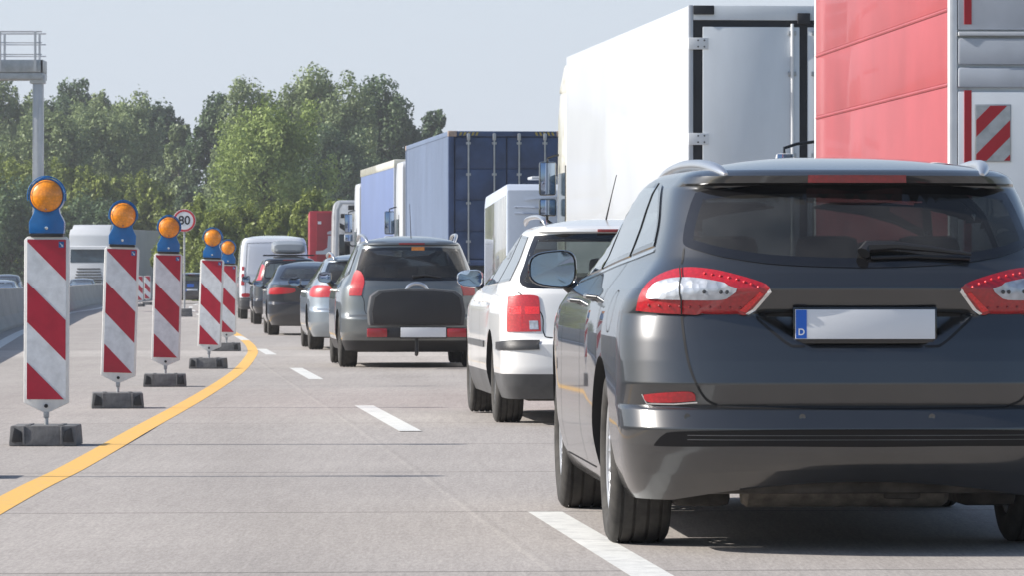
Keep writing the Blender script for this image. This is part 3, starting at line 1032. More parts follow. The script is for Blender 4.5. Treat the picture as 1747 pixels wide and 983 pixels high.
def tree_meshes(H, W, seed, m, n_leaf, leaf, base=.18, poplar=0.0, nb=34):
    """crown of many clumps on limbs that leave a tapered trunk"""
    r = random.Random(seed)
    tr = MB(); blobs = []
    lean = (r.uniform(-.04, .04) * H, r.uniform(-.04, .04) * H)
    trunk = [Vector((lean[0] * t * t, lean[1] * t * t, H * .82 * t)) for t in (0, .15, .35, .6, .8, 1)]
    r0 = H * .022
    tr.tube(trunk, [r0 * 1.25, r0, r0 * .8, r0 * .5, r0 * .3, r0 * .12], 'bark', 9)
    for i in range(nb):
        t = (i + .5) / nb
        z = base + (1 - base) * t
        # crown outline
        wid = (math.sin(min(1, (t * .9 + .12)) * PI) ** .6) * (1 - .45 * poplar * t)
        th = i * 2.399 + r.uniform(-.5, .5)
        rr = W / 2 * wid * r.uniform(.5, .95)
        if r.random() < .25: rr *= .3
        cx, cy, cz = math.cos(th) * rr, math.sin(th) * rr, H * (z * .90 + r.uniform(-.03, .04))
        k = r.uniform(.75, 1.3) * W * .18
        blobs.append((cx, cy, cz, k * r.uniform(.8, 1.1), k * r.uniform(.8, 1.1), k * r.uniform(1.0, 1.6 + poplar), .5 + r.uniform(-.28, .28)))
        # small outlying tufts break the outline
        for q in range(3):
            a2 = th + r.uniform(-.8, .8); k2 = k * r.uniform(.3, .5)
            blobs.append((cx + math.cos(a2) * k * 1.0, cy + math.sin(a2) * k * 1.0, cz + r.uniform(-.3, 1.3) * k, k2, k2, k2 * (1.4 + poplar), .55 + r.uniform(-.25, .35)))
        if i % 2 == 0:
            z0 = max(.1, z - .22) * H * .82
            b0 = Vector((lean[0] * (z0 / H) ** 2, lean[1] * (z0 / H) ** 2, min(z0, H * .78))); b1 = Vector((cx, cy, cz))
            tr.tube([b0, b0.lerp(b1, .5) + Vector((0, 0, -.02 * H)), b1], [r0 * .45, r0 * .28, r0 * .1], 'bark', 6, caps=False)
    return tr.mesh('trunk'), foliage_mesh('crown', m, blobs, n_leaf, leaf, seed)

def place_tree(name, label, cat, px, top, wpx, D, m, seed, n=9000, leaf=.24, poplar=.3, base=.12, group=None, nb=34, cache={}):
    s = F / D
    zb = zg(D) - .5
    H = (CAM_H + (465 - top) / s) - zb
    W = wpx / s * 1.22
    t = thing(name, label, cat, ((px - 873.5) / F * D, D, zb), random.Random(seed).uniform(0, 6), group)
    a_, b_ = tree_meshes(H, W, seed, m, n, leaf, base, poplar, nb)
    link('trunk', a_, t); link('crown', b_, t)
    return t
TG = 'tall trees beyond the motorway'
DB = 340
TR = [
 # px, top, width, D, material, poplar, label
 (-25, 132, 150, 335, 'leaf_a', .2, 'tall tree behind the gantry, cut by the left edge of the view'),
 (52, 150, 95, 360, 'leaf_c', .2, 'dark tree directly behind the gantry post'),
 (125, 128, 105, 365, 'leaf_c', .5, 'tall dark poplar right of the gantry, back row'),
 (168, 134, 80, 355, 'leaf_a', .7, 'pointed poplar with pale tips, highest of the left clump'),
 (80, 188, 140, 300, 'leaf_a', .1, 'broad pale green tree behind the first beacon'),
 (165, 182, 140, 310, 'leaf_a', .4, 'grey-green tree in the middle of the left clump'),
 (222, 166, 105, 330, 'leaf_a', .5, 'grey-green poplar above the white oncoming lorry'),
 (268, 172, 95, 345, 'leaf_c', .5, 'dark poplar at the right of the left clump'),
 (303, 205, 62, 325, 'leaf_a', .3, 'small tree at the right end of the left clump'),
 (366, 158, 88, 360, 'leaf_c', .2, 'dark tree left of the gap of sky above the speed sign'),
 (430, 146, 110, 350, 'leaf_a', .3, 'tree behind the bright willow, left shoulder of the clump'),
 (520, 122, 125, 350, 'leaf_a', .4, 'highest tree of the middle clump'),
 (590, 148, 110, 345, 'leaf_a', .3, 'grey-green tree right of the highest one'),
 (660, 136, 105, 350, 'leaf_c', .4, 'tall dark tree above the lilac lorry'),
 (560, 230, 130, 330, 'leaf_c', .1, 'dark tree low in the middle clump behind the bright willow'),
 (618, 262, 100, 335, 'leaf_c', .1, 'dark low tree beside the lilac lorry roof'),
 (700, 200, 55, 352, 'leaf_c', .2, 'slim dark tree above the roof edge of the lilac lorry'),
 (738, 182, 60, 358, 'leaf_c', .2, 'last dark tree on the right, above the blue container'),
 (458, 172, 165, 270, 'leaf_b', .2, 'large bright yellow-green willow in the middle'),
]
for i, (px_, top, w_, D, m_, po, lab) in enumerate(TR):
    nn = 42000 if w_ > 120 else 28000
    D += 75 if px_ < 340 else 30
    place_tree('broadleaf_tree', lab, 'tree', px_, top, w_, D, m_, 100 + i, nn, .125 * D / 300, po, .10 if px_ > 340 else .12, TG, nb=44 if w_ > 100 else 32)
SG = 'shrubs along the far edge of the motorway'
SH = [(-20, 280, 110, 236, 'tall shrub at the left edge behind the first beacon'), (48, 290, 95, 228, 'yellow-green shrub right behind the first beacon lamp'), (112, 284, 90, 240, 'shrub above the roof of the white oncoming lorry'),
      (165, 292, 85, 232, 'shrub between the first and second beacon lamps'), (215, 305, 90, 238, 'shrub behind the second beacon lamp'), (262, 318, 80, 226, 'shrub left of the speed limit sign'),
      (322, 352, 90, 245, 'low shrub behind the speed limit sign'), (372, 362, 85, 238, 'low shrub behind the fourth beacon lamp'), (420, 358, 90, 250, 'shrub above the white van'),
      (478, 350, 90, 240, 'shrub above the roof box'), (528, 338, 75, 236, 'taller shrub left of the dark red lorry'), (580, 352, 80, 244, 'shrub behind the silver-grey lorry'),
      (20, 345, 120, 222, 'dark shrub low behind the first beacon'), (140, 350, 120, 321, 'dark shrub low behind the white oncoming lorry'), (250, 370, 110, 260, 'dark shrub behind the grey lorry trailer')]
for i, (px_, top, w_, D, lab) in enumerate(SH):
    D += 95 if (px_ < 300 and D < 300) else 0
    place_tree('shrub', lab, 'shrub', px_, top, w_, D, 'leaf_d' if i < 12 else 'leaf_c', 300 + i, 18000, .10 * D / 230, .3, .02, SG, nb=26)
# far wood closing the view low down
fb = []
r_ = random.Random(9)
for i in range(150):
    x = r_.uniform(-70, 60); fb.append((x, 470 + r_.uniform(0, 25), r_.uniform(-.5, 4.5), 3.5, 3.5, 3.2, .4 + r_.uniform(-.2, .2)))
o = link('distant_wood', foliage_mesh('distant_wood', 'leaf_c', fb, 30000, .4, 77)); tag(o, 'dark mass of distant wood behind the trees', 'wood', kind='stuff')
# ------------------------------------------------------------------ cars
def mir(pts): return [Vector((-p.x, p.y, p.z)) for p in pts]

class Car:
    def __init__(s, S):
        s.S = S
        s.root = thing(S['name'], S['label'], S['cat'], S['loc'], S['rz'], S.get('group'), S.get('scale', 1.0))
        bpy.context.view_layer.update()
        s.inv = (Matrix.Translation(S['loc']) @ Matrix.Rotation(S['rz'], 4, 'Z') @ Matrix.Scale(S.get('scale', 1.0), 4)).inverted()
        me = car_shell(S)
        s.me = cut_arches(me, S)
        s.bvh = bvh_of(s.me)
        s.gaps = MB()
    def hit(s, px, py):
        """point of the bodywork seen at this place of the photograph"""
        o = s.inv @ Vector((0, 0, CAM_H)); q = s.inv @ Vector(((px - 873.5) / F * 50, 50, CAM_H - (py - 465) / F * 50))
        d = (q - o).normalized()
        loc, n, i, dd = s.bvh.ray_cast(o, d)
        if loc is None:
            # nearest point of the body to the line of sight
            best = None
            base = -o.dot(d)
            for k in range(0, 400):
                p = o + d * (base - 2.5 + k * 0.025)
                l2, n2, i2, d2 = s.bvh.find_nearest(p)
                if best is None or d2 < best[0]: best = (d2, l2)
            loc = best[1]
        return loc
    def px(s, pts): return [s.hit(*p) for p in pts]
    def rear(s, pts): return [cast(s.bvh, Vector((x, 0.5, z)), (0, 1, 0))[0] for x, z in pts]
    def side(s, pts): return [cast(s.bvh, Vector((-0.8, y, z)), (1, 0, 0))[0] for y, z in pts]
    def front(s, pts): return [cast(s.bvh, Vector((x, s.S['L'] - 0.5, z)), (0, -1, 0))[0] for x, z in pts]
    def put(s, name, outline, d, mats, both=False, off=0.005, rim=0.0, step=0.04, sub=5, parent=None, smooth=True, skirt=0.006, hole=False, label=None, shift=(0, 0, 0)):
        ol = smooth_loop(outline, sub) if smooth else [Vector(p) for p in outline]
        res = []
        for fl in ((False, True) if both else (False,)):
            me = patch(s.bvh, ol, d, off, step, mats, rim, fl, skirt, name, shift)
            o = link(name, me, parent or s.root)
            if label: o['label'] = label
            res.append(o)
        if hole:
            cut_window(s.me, ol, d, max(0.004, rim - 0.006))
            if both: cut_window(s.me, mir(ol), (-d[0], d[1], d[2]), max(0.004, rim - 0.006))
        return res
    def gap(s, pts, d, width=0.007, both=True, m='gap', smooth=False, off=0.0015):
        P = smooth_loop(pts, 6, False) if smooth else pts
        strip(s.bvh, P, d, width, off, m, False, mb=s.gaps)
        if both: strip(s.bvh, P, d, width, off, m, True, mb=s.gaps)
    def finish(s):
        b = link('body', s.me, s.root)
        if s.gaps.v:
            mats = [M[m] for m in s.gaps.mats]
            me = mesh_from('panel_gaps', s.gaps.v, s.gaps.f, mats, s.gaps.m, False)
            link('panel_gap', me, b)
        return b
    def wheels(s, spokes=5, style='alloy', rimr=0.215, wd=0.225):
        S = s.S
        made = {}
        for i, y in enumerate(S['axles']):
            for side in (-1, 1):
                if side not in made:
                    made[side] = make_wheel(s.root, side, y, S['R'], wd, S, spokes, style, rimr)
                else:
                    c = copy_tree(made[side], s.root); c.location.y = y; c.rotation_euler.x = 0.5
    def seats(s, yf_, yr_, z=0.28, w=0.5, w_r=1.2):
        me = seat_mesh(w); hm = headrest_mesh()
        for sx in (-0.37, 0.37):
            o = link('seat', me, s.root, (sx, yf_, z)); link('headrest', hm, o, (0, -0.24, 0.72))
        me2 = seat_mesh(w_r)
        o = link('rear_bench', me2, s.root, (0, yr_, z + 0.03))
        for sx in (-0.40, 0, 0.40): link('headrest', hm, o, (sx, -0.24, 0.70))

# ---- the dark grey estate in front of the camera ----
def recess(v):
    if v.y > 0.6 or v.z < 0.2: return
    z = v.z; x = abs(v.x)
    # number plate recess
    if 0.74 < z < 0.93 and x < 0.5:
        hw = 0.21 + (z - 0.775) / (0.895 - 0.775) * (0.40 - 0.21)
        din = min((hw + 0.012 - x) * 0.72, z - 0.760, 0.912 - z)
        k = max(0, min(1, din / 0.034)); v.y += 0.034 * k * k * (3 - 2 * k)
    # lower edge of the bumper rises to the middle
    if z < 0.34 and x < 0.7:
        v.z += 0.07 * (1 - (x / 0.7) ** 2) * (0.34 - z) / 0.14
S1 = dict(name='station_wagon', label='large dark grey metallic estate car on the lane line close ahead, silver roof rails', cat='car',
          loc=Vector((1.312, 18.0, 0)), rz=0.0547, L=4.87, W=0.925, track=0.895, R=0.335, arch=0.375, axles=(1.03, 3.88), paint='paint_dark',
          prof=[(.20, .17, 4.76, .85), (.235, .14, 4.80, .872), (.30, .085, 4.84, .896), (.38, .03, 4.86, .915), (.41, .018, 4.865, .92),
                (.475, .012, 4.87, .925), (.54, .05, 4.87, .926), (.556, .078, 4.87, .926), (.635, .048, 4.87, .926), (.72, .066, 4.84, .926), (.80, .088, 4.68, .924),
                (.895, .122, 4.30, .912), (.93, .102, 4.12, .902), (.985, .072, 3.75, .882), (1.0, .074, 3.62, .872), (1.05, .112, 3.38, .838), (1.10, .16, 3.22, .808), (1.20, .24, 2.88, .766),
                (1.37, .40, 2.34, .705), (1.378, .395, 2.32, .70), (1.388, .345, 2.28, .692), (1.415, .33, 2.19, .672), (1.435, .37, 2.09, .64)],
          dr=0.42, df=0.75, nr=3.1, nfr=2.6, tr=0.055, ytr=1.8, tf=0.10, ytf=3.4, trz=([.2, .95, 1.10, 1.5], [.05, .06, .16, .17]), crown=0.07, cp=2.2, dz=0.012, nq=52, ns=64, roofc=1.35, deform=recess, lin=True)
car = Car(S1); C1 = car
D_REAR = (0, 1, 0); D_CORN = (0.45, 1, 0); D_SIDE = (1, 0, 0)
# tail lights
outer = [(1088, 530), (1088, 530), (1096, 502), (1116, 478), (1148, 463), (1180, 459), (1225, 464), (1270, 475), (1303, 486), (1313, 494), (1295, 514), (1273, 536), (1273, 536), (1225, 537), (1165, 535), (1120, 533)]
insert = [(1108, 505), (1108, 505), (1120, 489), (1148, 480), (1185, 479), (1230, 486), (1258, 494), (1258, 494), (1246, 503), (1230, 509), (1170, 510), (1116, 510), (1108, 509)]
tl = car.put('taillight', car.px(outer), D_CORN, ['lens_red'], both=True, off=0.010, step=0.02, skirt=0.02)
ins3 = car.px(insert)
led = [(1203, 470), (1216, 472), (1230, 474), (1244, 477), (1258, 480), (1270, 484), (1282, 488), (1294, 491)] + [(1110 + 17 * k, 521 + k * 0.25) for k in range(10)]
led3 = car.px(led); bul3 = car.px([(1203, 496), (1231, 496), (1241, 496)])
bar3 = car.px([(1262, 528), (1262, 528), (1297, 497), (1297, 497), (1303, 500), (1303, 500), (1273, 531), (1273, 531)])
ch3 = car.px([(1272, 538), (1272, 538), (1313, 494), (1313, 494), (1317, 496), (1317, 496), (1277, 540), (1277, 540)])
div3 = car.px([(1163, 459), (1164, 480), (1165, 512), (1165, 535)])
for k, o in enumerate(tl):
    fl = (k == 1)
    link('reversing_lens', patch(car.bvh, smooth_loop(ins3, 5), D_CORN, 0.0175, 0.02, ['lens_clear'], 0, fl, 0.008), o)
    link('light_bar', patch(car.bvh, smooth_loop(bar3, 3), D_CORN, 0.0135, 0.02, ['lens_bright'], 0, fl, 0.003), o)
    link('bright_edge', patch(car.bvh, smooth_loop(ch3, 3), D_CORN, 0.012, 0.02, ['chrome'], 0, fl, 0.01), o)
    lb = MB()
    for i, p in enumerate(led3):
        q, n = cast(car.bvh, p, D_CORN)
        c = q + n * 0.011
        if fl: c.x = -c.x
        bm = bmesh.new(); bmesh.ops.create_uvsphere(bm, u_segments=8, v_segments=6, radius=0.0055 if i < 8 else 0.005)
        lb.bm(bm, 'lens_bright' if i < 8 else 'lens_dark', Matrix.Translation(c))
    for q_ in bul3:
        q, n = cast(car.bvh, q_, D_CORN); c = q + n * 0.0175
        if fl: c.x = -c.x
        bm = bmesh.new(); bmesh.ops.create_uvsphere(bm, u_segments=10, v_segments=6, radius=0.0075)
        lb.bm(bm, 'greytrim', Matrix.Translation(c) @ Matrix.Scale(.3, 4, (0, 1, 0)))
    lb.build('light_dots', o)['kind'] = 'stuff'
    link('lens_seam', strip(car.bvh, div3, D_CORN, 0.006, 0.0190, 'gap', fl), o)
# rear window
wl = [(1457, 315), (1350, 315), (1260, 318), (1196, 327), (1184, 336), (1172, 372), (1166, 405), (1170, 420), (1195, 429), (1240, 440), (1330, 452), (1473, 457)]
w3 = car.px(wl); w3[0].x = 0; w3[-1].x = 0
loop = w3 + mir(w3[1:-1])[::-1]
car.put('rear_window', loop, D_REAR, ['glass_dark', 'frit'], off=0.003, rim=0.035, hole=True, step=0.035)
# high brake light in the spoiler edge
bl = MB(); xs_ = np.linspace(-0.185, 0.185, 15); vs_ = []
for x in xs_:
    q = cast(car.bvh, Vector((x, 0, 1.402)), D_REAR)[0]
    for dy, z in ((0.012, 1.387), (-0.007, 1.388), (-0.007, 1.417), (0.012, 1.419)): vs_.append((x, q.y + dy, z))
bl.add(vs_, [[4 * i + k, 4 * i + (k + 1) % 4, 4 * i + 4 + (k + 1) % 4, 4 * i + 4 + k] for i in range(14) for k in range(4)] + [[0, 1, 2, 3], [59, 58, 57, 56]], 'lens_dark')
bl.build('brake_light', car.root)
# reflectors and the black vent in the bumper
rf = car.put('reflector', car.px([(1099, 674), (1099, 674), (1130, 671), (1180, 670), (1187, 684), (1187, 684), (1150, 687), (1106, 686)]), D_CORN, ['lens_red'], both=True, off=0.005, step=0.02)
car.gap(car.px([(1096, 673), (1104, 689), (1150, 690), (1190, 687)]), D_CORN, 0.006, m='chrome', off=0.004)
vt = car.px([(1473, 733), (1300, 734), (1160, 737), (1132, 743), (1116, 760), (1116, 760), (1140, 762), (1300, 762), (1473, 763)]); vt[0].x = 0; vt[-1].x = 0
car.put('bumper_grille', vt + mir(vt[1:-1])[::-1], D_REAR, ['vent'], off=0.004, step=0.03)
for zz in (0.432, 0.448):
    car.gap(car.rear([(-0.66, zz), (-0.4, zz), (0, zz), (0.4, zz), (0.66, zz)]), D_REAR, 0.003, both=False, m='greytrim', off=0.0055)
# tailgate seams; the recess edge is only a drawn dark line
hl = car.px([(1167, 424), (1163, 450)]); car.gap(hl, D_CORN, 0.008)
hl = car.px([(1163, 538), (1167, 575), (1175, 620), (1188, 655), (1205, 682), (1228, 693), (1260, 697), (1473, 699)]); hl[-1].x = 0
car.gap(hl, D_REAR, 0.009, smooth=True)
rl = car.px([(1473, 534), (1330, 534), (1300, 538), (1292, 543), (1310, 560), (1345, 588), (1368, 592), (1473, 593)]); rl[0].x = 0; rl[-1].x = 0
car.gap(rl, D_REAR, 0.010, smooth=True)  # crease shade round the plate recess, laid on as a dark strip
car.gap(car.side([(1.17, .30), (1.22, .62), (1.18, .98), (1.16, 1.10)]), D_SIDE, 0.007, smooth=True)
car.gap(car.side([(2.06, .28), (2.05, .62), (2.05, 1.05)]), D_SIDE, 0.007)
car.gap(car.side([(3.20, .30), (3.18, .75), (3.10, 1.00)]), D_SIDE, 0.007)
car.gap(car.side([(1.62, .27), (3.30, .27)]), D_SIDE, 0.007)
car.gap(car.side([(0.62, 1.135), (1.12, 1.10), (2.05, 1.05), (3.10, 1.005)]), D_SIDE, 0.014, m='chrome', off=0.004, smooth=True)
fc = [(0.78 + 0.085 * math.cos(a_), 0.90 + 0.08 * math.sin(a_)) for a_ in np.linspace(0, 2 * PI, 20)]
car.gap(car.side(fc), D_SIDE, 0.004, both=False)
# side glass
car.put('side_window', car.side([(0.66, 1.15), (0.66, 1.15), (1.12, 1.118), (1.12, 1.118), (1.12, 1.395), (1.12, 1.395), (0.98, 1.375), (0.78, 1.27)]), D_SIDE, ['glass_side', 'frit'], both=True, rim=0.02, hole=True)
car.put('side_window', car.side([(1.18, 1.113), (1.18, 1.113), (2.01, 1.067), (2.01, 1.067), (2.01, 1.41), (2.01, 1.41), (1.18, 1.40), (1.18, 1.40)]), D_SIDE, ['glass_side', 'frit'], both=True, rim=0.02, hole=True)
car.put('side_window', car.side([(2.08, 1.065), (2.08, 1.065), (3.05, 1.02), (3.05, 1.02), (2.75, 1.18), (2.42, 1.34), (2.25, 1.40), (2.08, 1.408), (2.08, 1.408)]), D_SIDE, ['glass_side', 'frit'], both=True, rim=0.02, hole=True)
car.put('windscreen', car.front([(-.68, 1.07), (-.68, 1.07), (0, 1.06), (.68, 1.07), (.68, 1.07), (.53, 1.37), (.53, 1.37), (0, 1.39), (-.53, 1.37), (-.53, 1.37)]), (0, -1, 0), ['glass_side', 'frit'], rim=0.03, hole=True, step=0.06)
car.put('headlight', car.front([(-.82, .68), (-.55, .66), (-.55, .74), (-.80, .79)]), (0.2, -1, 0), ['lens_clear'], both=True, off=0.008)
car.finish()
car.wheels(spokes=10, rimr=0.225, wd=0.24)
car.seats(2.55, 1.52)
# number plate, wiper, rails, handles, sensors
plate(car.root, (0.0, 0.098, 0.857), tilt=-0.04, letter=True)
pd = [cast(car.bvh, Vector((x, 0, z)), D_REAR) for x, z in ((0.0, 1.105), (0.015, 1.128), (0.12, 1.133), (0.25, 1.12), (0.40, 1.10))]
wp = MB(); wp.tube([p[0] + p[1] * 0.03 for p in pd], [0.026, 0.024, 0.016, 0.012, 0.006], 'trim', 8)
pb = [cast(car.bvh, Vector((x, 0, z)), D_REAR) for x, z in ((0.03, 1.098), (0.2, 1.104), (0.40, 1.094))]
wp.tube([p[0] + p[1] * 0.012 for p in pb], 0.007, 'trim', 6)
wp.build('wiper', car.root)
def rail(root, side, pts, r=0.02, m='alu', flat=1.0):
    pts = smooth_loop([Vector((side * x, y, z)) for x, y, z in pts], 6, False)
    mb = MB()
    mb.ftube(pts, r * 1.25, r * flat, m)
    return mb.build('roof_rail', root)
for sd_ in (-1, 1):
    rail(car.root, sd_, [(0.485, 0.42, 1.418), (0.51, 0.56, 1.442), (0.54, 0.85, 1.462), (0.565, 1.3, 1.466), (0.575, 1.8, 1.452), (0.575, 2.15, 1.425), (0.57, 2.3, 1.39)], 0.020, flat=1.2)
    for y, z in ((1.62, .95), (2.48, .93)):
        q = cast(car.bvh, Vector((-0.9, y, z)), D_SIDE)[0]
        h = MB(); x = abs(q.x)
        h.tube([(sd_ * (x - .005), y - 0.11, z), (sd_ * (x + .03), y - 0.08, z + .003), (sd_ * (x + .036), y, z + .005), (sd_ * (x + .03), y + 0.08, z + .003), (sd_ * (x - .005), y + 0.11, z)], [.009, .011, .010, .011, .009], 'paint_dark', 14)
        h.build('door_handle', car.root)
    mirror(car.root, sd_, (sd_ * 0.955, 3.33, 1.066), 0.205, 0.155)
for x in (-.66, -.24, .24, .66):
    q, n = cast(car.bvh, Vector((x, 0, .515)), D_REAR)
    MB().lathe([(0.0005, 0.012), (-0.002, 0.012), (-0.002, 0.009), (-0.001, 0.001)], axis='Y', n=16, m='paint_dark').build('parking_sensor', car.root, q + n * 0.001)
un = MB()
un.lathe([(-0.42, 0.02), (-0.42, 0.085), (-0.40, 0.1), (0.34, 0.1), (0.36, 0.085), (0.36, 0.02)], n=20, m='muffler', T=Matrix.Translation((0, 0.50, 0.262)))
un.tube([(-0.42, .55, .25), (-0.55, .60, .24), (-0.58, .9, .24)], 0.03, 'muffler', 10)
un.tube([(-0.3, 0.6, .24), (-0.3, 2.6, .2)], 0.03, 'muffler', 8)
un.box((-0.55, 0.95, 0.20), (0.22, 0.5, 0.09), 'under', bev=0.03); un.box((0.55, 0.95, 0.20), (0.22, 0.5, 0.09), 'under', bev=0.03)
un.tube([(-0.75, 1.03, .3), (0.75, 1.03, .3)], 0.05, 'under', 10)
un.box((0, 2.3, 0.21), (1.35, 2.2, 0.05), 'under', bev=0.02); un.box((0, 0.75, 0.25), (1.2, 0.9, 0.06), 'under', bev=0.02)
un.box((0.18, 0.5, 0.22), (0.14, 0.2, 0.05), 'under', bev=0.015)
un.build('exhaust', car.root)
# ------------------------------------------------------------------ the other cars
def low(z0):
    return lambda c: z0

def wagon_prof(H, W, L, roofz=None, raky=0.42, bump=0.0, hood=0.76, belt=0.95, cowl=3.3, wtop=0.66, ftop=2.1, und=0.2):
    """generic estate / hatchback body levels"""
    k = H
    return [(und, .14, L - .08, W * .93), (und + .1, .06, L - .03, W * .975), (.42, .005, L - .005, W), (.58, 0.0, L, W), (.62, .055, L - .01, W), (.80, .075, L - .35, W * .995),
            (belt - .03, .09, L - 1.0, W * .965), (belt + .03, .12, cowl, W * .92), (belt + .12, .17, cowl - .25, W * .86), (k * .80, .24, cowl - .55, W * .80),
            (k * .93, raky, ftop + .1, W * .70), (k * .94, raky - .03, ftop + .06, W * .69), (k * .955, raky - .02, ftop, W * .66), (k * .968, raky + .06, ftop - .1, W * .61)]

def small_car(S, win_z, side_wins, tails, top_half=0.58, bot_half=0.66, rear_glass='glass_rear', mirrors=None, seats=True, spokes=5, rimr=0.2, rails=None, rail_m='alu',
              platez=0.85, hatch=True, style='alloy', handles=True, extra=None, brake=True, side_glass='glass_side', bright=False):
    c = Car(S); r = c.root
    z0, z1 = win_z
    loop = c.rear([(0, z1), (-top_half * .6, z1 - .004), (-top_half, z1 - .02), (-top_half, z1 - .02), (-(top_half + bot_half) / 2 - .02, (z0 + z1) / 2), (-bot_half, z0 + .03), (-bot_half * .6, z0 + .004), (0, z0),
                   (bot_half * .6, z0 + .004), (bot_half, z0 + .03), ((top_half + bot_half) / 2 + .02, (z0 + z1) / 2), (top_half, z1 - .02), (top_half, z1 - .02), (top_half * .6, z1 - .004)])
    c.put('rear_window', loop, D_REAR, [rear_glass, 'frit'], off=0.003, rim=0.035, hole=True, step=0.06)
    for w_ in side_wins:
        c.put('side_window', c.side([p for q in w_ for p in (q, q)]), D_SIDE, [side_glass, 'frit'], both=True, rim=0.02, hole=True, step=0.06, sub=4)
    L = S['L']; H = S['H']; cow = S['cowl']; W = S['W']
    zb = S['belt'] + .06
    c.put('windscreen', c.front([(-W * .72, zb), (-W * .72, zb), (W * .72, zb), (W * .72, zb), (W * .56, H * .92), (W * .56, H * .92), (-W * .56, H * .92), (-W * .56, H * .92)]), (0, -1, 0), ['glass_side', 'frit'], rim=0.03, hole=True, step=0.09)
    for t in tails:
        o = c.put(t[0], c.rear(t[1]) if t[1][0][0] < 50 and abs(t[1][0][0]) < 3 else c.px(t[1]), D_CORN, [t[2]], both=True, off=t[3] if len(t) > 3 else 0.008, step=0.04, skirt=0.012)
    c.put('headlight', c.front([(-W * .88, .66), (-W * .58, .62), (-W * .58, .70), (-W * .86, .76)]), (0.2, -1, 0), ['lens_clear'], both=True, off=0.008, step=0.06)
    if hatch:
        c.gap(c.rear([(-bot_half - .03, z0 - .02), (-W * .66, .80), (-W * .64, .66), (-W * .55, .625), (0, .622)]), D_REAR, 0.008, smooth=True)
    ya = S['axles'][0]
    c.gap(c.side([(ya + .18, .28), (ya + .2, .6), (ya + .16, S['belt'] + .03)]), D_SIDE, 0.007)
    c.gap(c.side([(ya + 1.05, .26), (ya + 1.05, S['belt'] + .02)]), D_SIDE, 0.007)
    c.gap(c.side([(ya + 2.0, .28), (ya + 1.98, S['belt'])]), D_SIDE, 0.007)
    if extra: extra(c)
    c.finish()
    c.wheels(spokes=spokes, rimr=rimr, wd=S.get('wd', 0.215), style=style)
    if seats: c.seats(ya + 1.35, ya + .45)
    if platez:
        q = cast(c.bvh, Vector((0, 0, platez)), D_REAR)[0]
        plate(r, (0, q.y - 0.012, platez), tilt=-0.05, band=True)
    if rails:
        for sd_ in (-1, 1): rail(r, sd_, rails, 0.016, rail_m)
    if mirrors:
        for sd_ in (-1, 1): mirror(r, sd_, (sd_ * mirrors[0], mirrors[1], mirrors[2]), mirrors[3], mirrors[4], S['paint'], rimm=mirrors[5] if len(mirrors) > 5 else 'gloss_black')
    if handles:
        for sd_ in (-1, 1):
            for y in (ya + .38, ya + 1.25):
                z = S['belt'] - .08; x = abs(cast(c.bvh, Vector((-0.9, y, z)), D_SIDE)[0].x)
                MB().tube([(sd_ * (x - .005), y - .1, z), (sd_ * (x + .03), y - .07, z), (sd_ * (x + .03), y + .07, z), (sd_ * (x - .005), y + .1, z)], .013, S['paint'], 6).build('door_handle', r)
    if brake:
        MB().box((0, S.get('raky', .42) - .035, H * .945), (0.3, .03, .022), 'lens_dark', bev=.004).build('brake_light', r)
    u = MB(); u.box((0, L * .5, S['und'] + .01), (W * 1.5, L * .8, .06), 'under', bev=.02); u.lathe([(-.3, .02), (-.3, .08), (.3, .08), (.3, .02)], n=14, m='muffler', T=Matrix.Translation((.1, .5, S['und'] + .06)))
    u.build('underbody', r)
    return c

def spec(name, label, cat, loc, rz, H, W, L, paint, **k):
    und = k.get('und', .2)
    d = dict(name=name, label=label, cat=cat, loc=Vector(loc), rz=rz, L=L, W=W, H=H, track=W - .03, R=k.get('R', .315), arch=k.get('R', .315) + .04, axles=k.get('axles', (1.0, 3.65)), paint=paint,
             belt=k.get('belt', .95), cowl=k.get('cowl', 3.2), und=und, raky=k.get('raky', .42),
             prof=k.get('prof') or wagon_prof(H, W, L, belt=k.get('belt', .95), cowl=k.get('cowl', 3.2), ftop=k.get('ftop', 2.0), raky=k.get('raky', .42), und=und),
             dr=k.get('dr', .38), df=.7, nr=k.get('nr', 3.2), nfr=2.6, tr=k.get('tr', .05), ytr=1.4, tf=.1, ytf=L * .7, crown=H * .04, cp=2.2, dz=.03, nq=26, ns=40, roofc=k.get('roofc', L * .28))
    for q in ('clad', 'cladding', 'scale', 'rimm', 'wd', 'drz', 'group'):
        if q in k: d[q] = k[q]
    return d



Hx = 1.45
S2 = spec('station_wagon', 'white estate car in front, black lower bumper, tall red tail light and chrome-rimmed door mirror', 'car',
          (0.762, 33.40, zg(34.5)), 0.075, 1.47, .87, 4.67, 'paint_white', R=.31, axles=(1.10, 3.80), belt=.96, cowl=3.25, scale=.97, nr=3.6, dr=.33, und=.19, tr=.035, raky=.40,
          clad=lambda c: .375 + (0.0 if c.y < .8 else -0.0), cladding='greytrim', rimm='greytrim', wd=.205)
def passat_extra(c):
    c.put('bumper_strip', c.px([(848, 584), (848, 584), (880, 583), (921, 583), (921, 583), (921, 597), (921, 597), (880, 598), (848, 597), (848, 597)]), D_CORN, ['trim'], both=True, off=.012, step=.03, skirt=.015)
    c.put('side_strip', c.side([(1.62, .54), (1.62, .54), (3.3, .54), (3.3, .54), (3.3, .585), (3.3, .585), (1.62, .585), (1.62, .585)]), D_SIDE, ['greytrim'], both=True, off=.012, step=.1, skirt=.014)
    for k, (dx0, dx1, m, z0, z1) in enumerate([(0, 1, 'lens_red', 0, 1)]): pass
